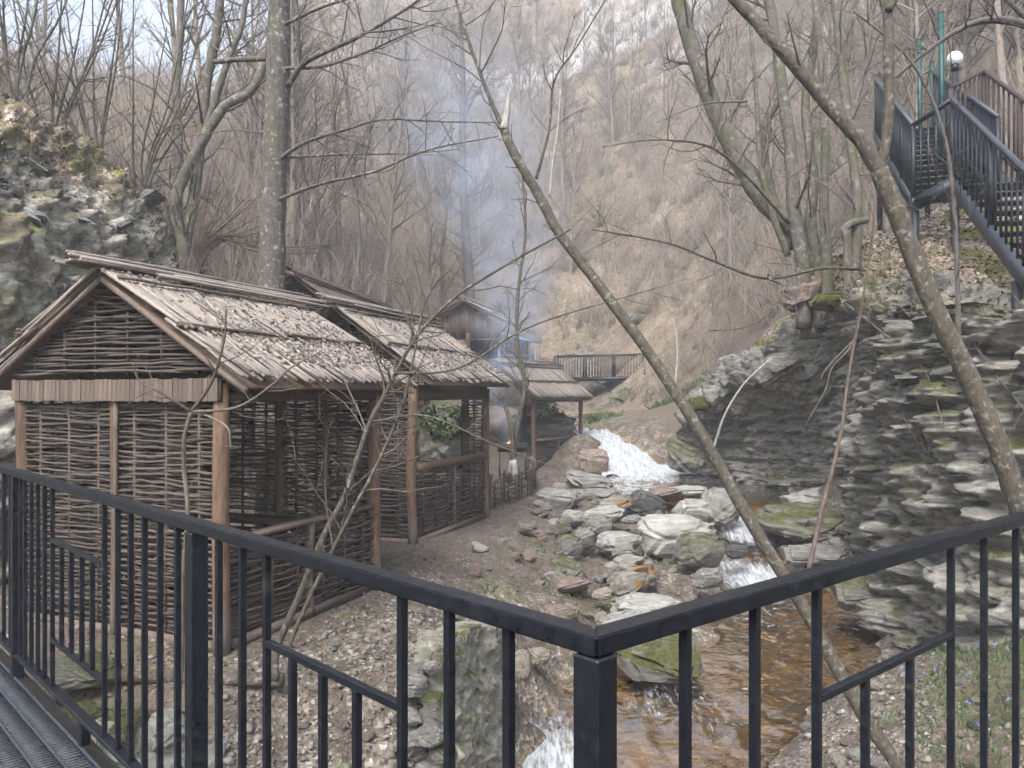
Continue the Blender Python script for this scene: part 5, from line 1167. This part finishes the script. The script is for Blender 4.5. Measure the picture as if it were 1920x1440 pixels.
# twisted trees and shrubs on the left rock
px_tree('twisted_tree', 'twisted mossy tree growing from the left rock', 'bark_beech', [
 ([(345, 500, 14.2), (340, 440, 14.2), (325, 395, 14.2), (345, 330, 14.2), (380, 265, 14.2), (420, 200, 14.2), (465, 175, 14.3), (487, 140, 14.3), (495, 110, 14.4)], .12, .07, 12, 1.3, .025, 7),
 ([(345, 480, 14.3), (362, 380, 14.4), (378, 250, 14.5), (388, 150, 14.6), (405, 70, 14.6), (416, -40, 14.7)], .11, .08, 16, 1.6, .03, 8),
 ([(380, 265, 14.3), (425, 120, 14.3), (455, 40, 14.4), (465, -60, 14.4)], .07, .04, 12, 1.4, .02, 7)], twigmat='twig', trunk_n=14)
px_tree('twisted_tree', 'slim dark tree left of the twisted mossy one', 'bark_beech', [
 ([(330, 430, 16), (335, 300, 16), (330, 160, 16.2), (338, 60, 16.3), (342, -60, 16.4)], .12, .07, 22, 1.6, .025, 8)], twigmat='twig')
fan = []
for k in range(16):
    x1 = 380 + k*17 + tr.uniform(-10, 10); y1 = 330 + abs(k - 4)*14 + tr.uniform(-30, 30) - (60 if k < 3 else 0)
    fan.append(([(352 + k*1.5, 505, 13.6), (365 + k*4, 450, 13.5), ((x1+360)/2 + 5, (y1 + 470)/2, 13.4), (x1, y1, 13.2)], .022, .006, 6, .8, .007, 5))
px_tree('fanning_shrub', 'many stemmed shrub fanning right from the left rock', 'twig', fan, cat='shrub')
for k, (px, py, D, lab) in enumerate(((90, 300, 13.5, 'leaning thicket stem at the far left above the rock'), (180, 330, 14.5, 'spreading bare shrub above the left rock'), (250, 390, 15, 'bare shrub left of the twisted tree'), (20, 210, 13, 'bare shrub at the left edge of the view'))):
    st = []
    for q in range(7):
        a = tr.uniform(-180, 220); st.append(([(px + q*4, py + 30, D), (px + a*.25, py - 90, D), (px + a*.6, py - 200, D - .2), (px + a, py - 330 - tr.uniform(0, 120), D - .3)], .035, .01, 12, 1.2, .012, 6))
    px_tree('bare_shrub', lab, 'bark_beech', st, cat='shrub', twigmat='twig')
px_tree('smoke_side_tree', 'slim dark tree rising through the smoke behind the pavilion', 'branch', [
 ([(888, 700, 34), (880, 540, 34), (872, 420, 34), (866, 280, 34), (868, 150, 34), (862, 20, 34)], .26, .08, 46, 3.3, .036, 9, dict(t0=.15, up=.0)), ([(868, 260, 34), (880, 200, 34), (930, 120, 34)], .08, .02, 10, 1.8, .02, 7)], twigmat='branch')
px_tree('smoke_side_tree', 'slim tree left of the smoke above the cottage', 'twig', [([(815, 720, 33), (830, 560, 33), (828, 480, 33), (838, 380, 33), (830, 300, 33)], .12, .04, 30, 1.8, .02, 8), ([(830, 560, 33), (850, 520, 33), (900, 440, 33)], .05, .02, 12, 1.3, .015, 7)])

# far trees: one of each kind, then copies
def far_tree(seed, H, r0, nb, bl):
    global tr
    tr = np.random.default_rng(seed); tb = TB(); n = 9
    P = np.c_[np.cumsum(tr.normal(0, .03*H/8, n)), np.cumsum(tr.normal(0, .03*H/8, n)), np.linspace(-.3, H, n)]; P[0, :2] = 0
    rad = np.linspace(r0, r0*.15, n); tb.tube(P, rad, 6, False); side_branch(tb, P, rad, nb, bl, r0*.35, 9, t0=.18, up=.45, sides=3); side_branch(tb, P, rad, nb//2, bl*.6, r0*.2, 6, t0=.4, up=.5, sides=3)
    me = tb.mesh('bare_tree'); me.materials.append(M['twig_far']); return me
FT = [far_tree(600 + i, 8 + i % 4*1.1, .10 + .012*(i % 3), 26 + i % 5*3, 2.6) for i in range(8)]
fr = random.Random(77); cnt = 0; spots = []
while cnt < 230:
    px = fr.uniform(-120, 2040); y = 17 + 88 * fr.random() ** 1.1; x = (px - CX)/F*y
    z = float(ground_z(np.array([x]), np.array([y]))[0]); py = HY - F*z/y
    if z < 2.2 or py < -160 or (y < 22 and -6 < x < 6) or (x < -5 and y < 19 and py > 330): continue
    if 900 < px < 1400 and 560 < py: continue
    if 5 < x < 9.5 and y < 21: continue
    if px < 560 and py < 330 and fr.random() < .6: continue
    if y < 40 and 880 < px < 1330 and fr.random() < .75: continue
    spots.append((x, y, z)); cnt += 1
for k, (x, y, z) in enumerate(spots):
    s_ = fr.uniform(.75, 1.25); o = add_obj('bare_tree', FT[k % 8], None, None, loc=(x, y, z - .1), rot=(fr.gauss(0, .06), fr.gauss(0, .06), fr.uniform(0, 6.28)), scale=(s_, s_, s_ * fr.uniform(.9, 1.15)))
    px = CX + F*x/y; zn = ('left hillside above the rock face' if px < 480 else 'hillside just right of the big trunk' if px < 800 else 'far hillside behind the smoke' if px < 1080 else 'brown slope above the footbridge' if px < 1420 else 'right slope behind the clump and the stairs')
    ds = 'distant' if y > 55 else 'nearer'
    tag(o, f'{ds} slim leafless tree on the {zn}', 'tree', f'{ds} trees on the {zn}')
# undergrowth: a mass of fine twigs nobody could count
def brush(name, label, m, mat, hmin, hmax, cond, per=34, r_=.009):
    tb = TB(); got = 0; P0s, P1s, rs = [], [], []
    while got < m:
        k = 4000; px = rng.uniform(-150, 2070, k); y = 13 + 92 * rng.random(k) ** 1.25; x = (px - CX)/F*y; z = ground_z(x, y); py = HY - F*z/y
        ok = cond(x, y, z, px, py) & (py > -120) & ~((px < 560) & (py < 300) & (rng.random(k) < .55)); x, y, z = x[ok], y[ok], z[ok]
        for a, b, c in zip(x, y, z):
            h = rng.uniform(hmin, hmax); q = per; sz = 1 + y.mean()*0
            d = rng.normal(0, .55, (q, 3)); d[:, 2] = np.abs(d[:, 2]) + .75; d /= np.linalg.norm(d, axis=1)[:, None]
            p0 = np.array([a, b, c - .05]) + rng.normal(0, .12*h, (q, 3)) * [1, 1, 0]; up_ = rng.uniform(0, .5, q)[:, None]; half = q // 2
            p0[half:] = p0[:q - half] + d[:q - half] * h * (.25 + up_[half:]); l = h * rng.uniform(.5, 1.1, q)[:, None]; l[half:] *= .5
            P0s.append(p0); P1s.append(p0 + d * l); rs.append(np.full(q, r_ * (1 + b*.018))); got += 1
            if got >= m: break
    tb.cones(np.concatenate(P0s), np.concatenate(P1s), np.concatenate(rs)); o = tb.obj(name, M[mat], None, True); tag(o, label, 'undergrowth', kind='stuff')
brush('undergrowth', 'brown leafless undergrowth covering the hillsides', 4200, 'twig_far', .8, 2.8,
      lambda x, y, z, px, py: (z > 1.9) & ~((y < 22) & (x > -5.5) & (x < 9.5)) & ~((x < -5) & (y < 16)) & ~((px > 900) & (px < 1420) & (py > 590) & (y < 40)), 40)
brush('low_scrub', 'low leafless scrub and dead stalks on the slopes round the footbridge', 1500, 'twig_far', .25, .9, lambda x, y, z, px, py: (z > .2) & (y > 25) & (y < 60) & ~((px > 1080) & (px < 1230) & (py > 690)), 26, .006)
brush('low_twigs', 'fine low twigs on the right slope and path', 500, 'twig', .4, 1.0, lambda x, y, z, px, py: (y < 34) & (z > -.4) & (x > 4.5) & ~((x < 9.5) & (y < 21)), 22, .006)

# ------------------------------------------------------------------ bushes and greenery
def leafy(name, label, c, rx, ry, rz_, n, mat, s0, s1, cat='bush', stem=True):
    e = empty(name, tuple(c)); tag(e, label, cat); tb = TB(); u = rng.normal(size=(n, 3)); u /= np.linalg.norm(u, axis=1)[:, None]
    rad = rng.uniform(.3, 1, n) ** .5 * (1 + .35 * fbm(u[:, 0]*2, u[:, 1]*2, u[:, 2]*2, 2, 3)); p = u * rad[:, None] * [rx, ry, rz_] + [0, 0, rz_*.8]
    leaves(tb, p, s0, s1, tilt=1.2); tb.obj('foliage', M[mat], e, False)
    if stem:
        tb = TB(); sel = p[::max(1, n//26)]
        for q in sel: tb.tube([(0, 0, 0), q*.5 + [0, 0, .05], q], [.02, .012, .004], 4, False)
        tb.obj('stem', M['twig'], e)
leafy('evergreen_bush', 'dark evergreen bush behind the pavilion', (.9, 26.4, -1.4), .9, .7, .75, 1500, 'ivy', .04, .09)
leafy('evergreen_bush', 'ivy on the rocks seen through the middle hut', (-1.6, 18.3, -1.1), .8, .5, .5, 1200, 'ivy', .04, .09)
leafy('yellow_bush', 'yellow flowering shrub on the brown slope', W(1125, 425, 44), 1.5, 1.0, 1.1, 420, 'yellow', .03, .06)
leafy('yellow_bush', 'yellow green shrub above the cottage', W(872, 525, 35), .8, .6, 1.0, 260, 'yellow', .03, .055)
def blades(name, label, m, mat, cond, h0, h1, wid, region, per=1, cat='grass'):
    tb = TB(); (xa, xb, ya, yb) = region; x = rng.uniform(xa, xb, m*6); y = rng.uniform(ya, yb, m*6); ok = cond(x, y); x, y = x[ok][:m], y[ok][:m]; z = ground_z(x, y)
    n = len(x); h = rng.uniform(h0, h1, n)[:, None]; d = rng.normal(0, .45, (n, 3)); d[:, 2] = 1; d /= np.linalg.norm(d, axis=1)[:, None]; p = np.c_[x, y, z - .01]
    a = np.cross(d, rng.normal(size=(n, 3))); a /= np.linalg.norm(a, axis=1)[:, None]; V = np.stack([p - a*wid, p + a*wid, p + d*h*.6 + a*wid*.8, p + d*h*.6 - a*wid*.8, p + d*h + rng.normal(0, .2, (n, 3))*h], 1).reshape(-1, 3)
    o = np.arange(n)[:, None]*5; tb.raw(V, o + [[0, 1, 2, 3]], o + [[3, 2, 4]]); ob = tb.obj(name, M[mat], None, False); tag(ob, label, cat, kind='stuff')
patch = lambda cs: (lambda x, y: (np.min([np.hypot(x - a, y - b)/r * (1 + .5*vnoise(x*2, y*2, 0, 4)) for a, b, r in cs], axis=0) < .75))
blades('grass', 'green grass and herbs on the right bank below the railing', 2600, 'grass', patch([(4.9, 7.6, 1.4), (4.2, 6.9, .9), (5.3, 8.6, .8), (4.6, 6.2, 1.0)]), .03, .14, .006, (2.5, 7, 5.5, 10))
blades('ground_ivy', 'green herb patch on the slope beyond the cascade', 1300, 'grass', patch([(6.3, 28.2, 1.0), (5.6, 27.3, .7), (3.2, 27.6, .6)]), .08, .3, .025, (2, 10, 25, 33))
blades('bank_herbs', 'small green herbs on the bank below the path', 900, 'grass', patch([(-.25, 10.3, .5), (.7, 11.5, .4), (-1.0, 7.2, .35), (.4, 13.5, .4), (-1.6, 8.3, .3)]), .03, .1, .01, (-3, 2, 6, 15))
tb = TB(); n = 60; x = rng.uniform(4.0, 6, n); y = rng.uniform(6.4, 9, n); z = ground_z(x, y)
for k in range(4): leaves(tb, np.c_[x, y, z + .07] + rng.normal(0, .01, (n, 3)), .009, .016, tilt=.8)
tag(tb.obj('blue_flowers', M['flower'], None, False), 'tiny blue flowers in the grass at the right', 'flowers', kind='stuff')

# ------------------------------------------------------------------ loose ground cover
def scatter_xy(m, y0, y1, cond, p=1.0):
    out = []
    while sum(len(o) for o in out) < m:
        y = y0 + (y1 - y0) * rng.random(m*3) ** p; x = rng.uniform(-.75, .75, m*3) * y; ok = cond(x, y); out.append(np.c_[x, y][ok])
    return np.concatenate(out)[:m]
def increek(x, y, pad=0.0): xl, xr, _ = creek_at(y); return (x > xl - pad) & (x < xr + pad)
inhut = lambda x, y: (np.abs((x + 3.3)*.92 - (y - 8.55)*.388) < 1.3) & (np.abs((x + 3.3)*.388 + (y - 8.55)*.92) < 1.25)
land = lambda x, y: ~increek(x, y, -.15) & ~inhut(x, y) & (x > -6.4)
xy = scatter_xy(14000, 5.2, 22, lambda x, y: land(x, y) & (rng.random(len(x)) < np.clip(.25 + masks(x, y, 0*x)[0], 0, 1)), 1.3)
z = ground_z(xy[:, 0], xy[:, 1]); n = len(xy); s = np.minimum(.007 + rng.exponential(.011, n), .06)
oct_ = np.array([(1, 0, 0), (-1, 0, 0), (0, 1, 0), (0, -1, 0), (0, 0, .6), (0, 0, -.5)]); tri = np.array([(0, 2, 4), (2, 1, 4), (1, 3, 4), (3, 0, 4), (2, 0, 5), (1, 2, 5), (3, 1, 5), (0, 3, 5)])
ang = rng.uniform(0, 6.28, n); ca_, sa_ = np.cos(ang), np.sin(ang); j = oct_[None] * (1 + rng.normal(0, .25, (n, 6, 3))) * s[:, None, None]; j[..., 1] *= rng.uniform(.5, 1, n)[:, None]
V = np.stack([j[..., 0]*ca_[:, None] - j[..., 1]*sa_[:, None], j[..., 0]*sa_[:, None] + j[..., 1]*ca_[:, None], j[..., 2]], -1) + np.c_[xy, z + s*.2][:, None]
tb = TB(); tb.raw(V.reshape(-1, 3), None, (np.arange(n)[:, None, None]*6 + tri[None]).reshape(-1, 3)); tag(tb.obj('pebbles', M['pebble'], None, False), 'loose pebbles and stone chips along the brook', 'pebbles', kind='stuff')
xy = scatter_xy(10000, 5, 26, lambda x, y: land(x, y) & (fbm(x*.8, y*.8, 0, 3, 91) > -.1), 1.2); z = ground_z(xy[:, 0], xy[:, 1])
tb = TB(); leaves(tb, np.c_[xy, z + .008], .008, .028, tilt=.35)
ci = rng.integers(20, NU - 10, 9000); cj = rng.integers(189, NV - 8, 9000); cp = C[ci, cj] + rng.normal(0, .04, (9000, 3)) * [1, 1, .2] + [0, 0, .015]; leaves(tb, cp, .02, .05, tilt=.45)
tag(tb.obj('leaf_litter', M['litter'], None, False), 'brown fallen leaves scattered over banks and cliff top', 'leaves', kind='stuff')
tb = TB(); ci = rng.integers(165, NU - 10, 2600); cj = rng.integers(176, 222, 2600); p = C[ci, cj] + rng.normal(0, .05, (2600, 3)) * [1, 1, 0]; dd = rng.normal(0, .5, (2600, 3)); dd[:, 2] = np.abs(dd[:, 2])*.6 + .1; dd += [-.3, -.3, 0]
tb.cones(p, p + dd * rng.uniform(.1, .35, 2600)[:, None], .004); tag(tb.obj('dry_grass', M['dry'], None), 'dry grass along the top edge of the cliff', 'grass', kind='stuff')

tb = TB(); m = 1500; ci = rng.integers(40, LU - 20, m); cj = rng.integers(110, LV - 5, m); p = LC[ci, cj]; dd = rng.normal(0, .6, (m, 3)); dd[:, 2] = np.abs(dd[:, 2]) + .5
tb.cones(p, p + dd * rng.uniform(.15, .6, m)[:, None], .006); tag(tb.obj('rock_top_twigs', M['twig'], None), 'bare twigs and dry stalks growing on top of the left rock face', 'twigs', kind='stuff')
tb = TB(); m = 6000; ci = rng.integers(30, LU - 10, m); cj = rng.integers(105, LV - 4, m); leaves(tb, LC[ci, cj] + rng.normal(0, .04, (m, 3)) + [0, 0, .02], .02, .05, tilt=.5)
tag(tb.obj('rock_leaves', M['litter'], None, False), 'dead leaves caught on the left rock face', 'leaves', kind='stuff')
# ------------------------------------------------------------------ smoke from the brazier
def smoke_mat(z0, z1, cxs, rs):
    m = bpy.data.materials.new('wood_smoke'); m.use_nodes = True; nt = m.node_tree; nt.nodes.clear()
    out = nt.nodes.new('ShaderNodeOutputMaterial'); pv = nt.nodes.new('ShaderNodeVolumePrincipled')
    tc = nt.nodes.new('ShaderNodeTexCoord'); s3 = nt.nodes.new('ShaderNodeSeparateXYZ'); Lk(nt, tc.outputs['Object'], s3.inputs[0])
    nz = N(nt, 'ShaderNodeTexNoise', Scale=.55, Detail=4.0, Roughness=.6); Lk(nt, tc.outputs['Object'], nz.inputs['Vector'])
    t = nt.nodes.new('ShaderNodeMapRange'); t.inputs[1].default_value = z0; t.inputs[2].default_value = z1; Lk(nt, s3.outputs[2], t.inputs[0])
    def curve(pts_):
        c = nt.nodes.new('ShaderNodeFloatCurve'); cu = c.mapping.curves[0]
        while len(cu.points) < len(pts_): cu.points.new(.5, .5)
        for q, (a, b) in zip(cu.points, pts_): q.location = (a, b)
        c.mapping.update(); Lk(nt, t.outputs[0], c.inputs['Value']); return c.outputs[0]
    cx_ = math_n(nt, 'MULTIPLY', math_n(nt, 'SUBTRACT', curve(cxs), .5), 12.0); rad = math_n(nt, 'MULTIPLY', curve(rs), 6.0)
    wob = math_n(nt, 'MULTIPLY', math_n(nt, 'SUBTRACT', nz.outputs['Fac'], .5), math_n(nt, 'MULTIPLY', rad, 1.6))
    dx = math_n(nt, 'ADD', math_n(nt, 'SUBTRACT', s3.outputs[0], cx_), wob); dy = math_n(nt, 'SUBTRACT', s3.outputs[1], math_n(nt, 'MULTIPLY', t.outputs[0], 3.0))
    rr = math_n(nt, 'DIVIDE', math_n(nt, 'SQRT', math_n(nt, 'ADD', math_n(nt, 'MULTIPLY', dx, dx), math_n(nt, 'MULTIPLY', dy, dy))), rad)
    fall = math_n(nt, 'SUBTRACT', 1.0, step_f(nt, rr, .1, 1.0)); fade = math_n(nt, 'SUBTRACT', 1.0, step_f(nt, t.outputs[0], .55, 1.0))
    n2 = step_f(nt, noise_t(nt, tc.outputs['Object'], 1.1, 6, .65), .4, .66)
    dens = math_n(nt, 'MULTIPLY', math_n(nt, 'MULTIPLY', fall, math_n(nt, 'ADD', n2, .14)), math_n(nt, 'MULTIPLY', fade, math_n(nt, 'DIVIDE', .75, rad)))
    pv.inputs['Color'].default_value = (.70, .80, .98, 1); pv.inputs['Anisotropy'].default_value = .1
    Lk(nt, dens, pv.inputs['Density']); Lk(nt, pv.outputs[0], out.inputs['Volume']); return m
tb = TB(); hz = np.linspace(.0, 13.0, 14); axis = np.c_[np.interp(hz/13, [0, .1, .2, .35, .6, 1], [0, -.5, -.1, .1, -.9, -2.3]), 3*hz/13, hz]
tb.tube(axis, np.interp(hz/13, [0, .1, .3, .6, 1], [.7, 1.5, 2.5, 4.0, 5.5]), 18)
sm = tb.obj('smoke', smoke_mat(0, 13, [(0, .5), (.1, .46), (.2, .492), (.35, .508), (.6, .425), (1, .31)], [(0, .05), (.1, .15), (.2, .2), (.35, .29), (.6, .48), (1, .72)]), None, loc=(bz[0], bz[1], bz[2] + .95))
tag(sm, 'blue wood smoke drifting up from the brazier', 'smoke', kind='stuff')

# ------------------------------------------------------------------ haze of the valley air
hb = TB(); hb.box((0, 60, 48), (290, 150, 106)); hm = bpy.data.materials.new('valley_haze'); hm.use_nodes = True; nt = hm.node_tree; nt.nodes.clear()
out = nt.nodes.new('ShaderNodeOutputMaterial'); pv = nt.nodes.new('ShaderNodeVolumePrincipled'); pv.inputs['Density'].default_value = .0024; pv.inputs['Color'].default_value = (.85, .905, .98, 1); Lk(nt, pv.outputs[0], out.inputs['Volume'])
tag(hb.obj('haze', hm, None, False), 'thin pale haze in the valley air', 'haze', kind='stuff')
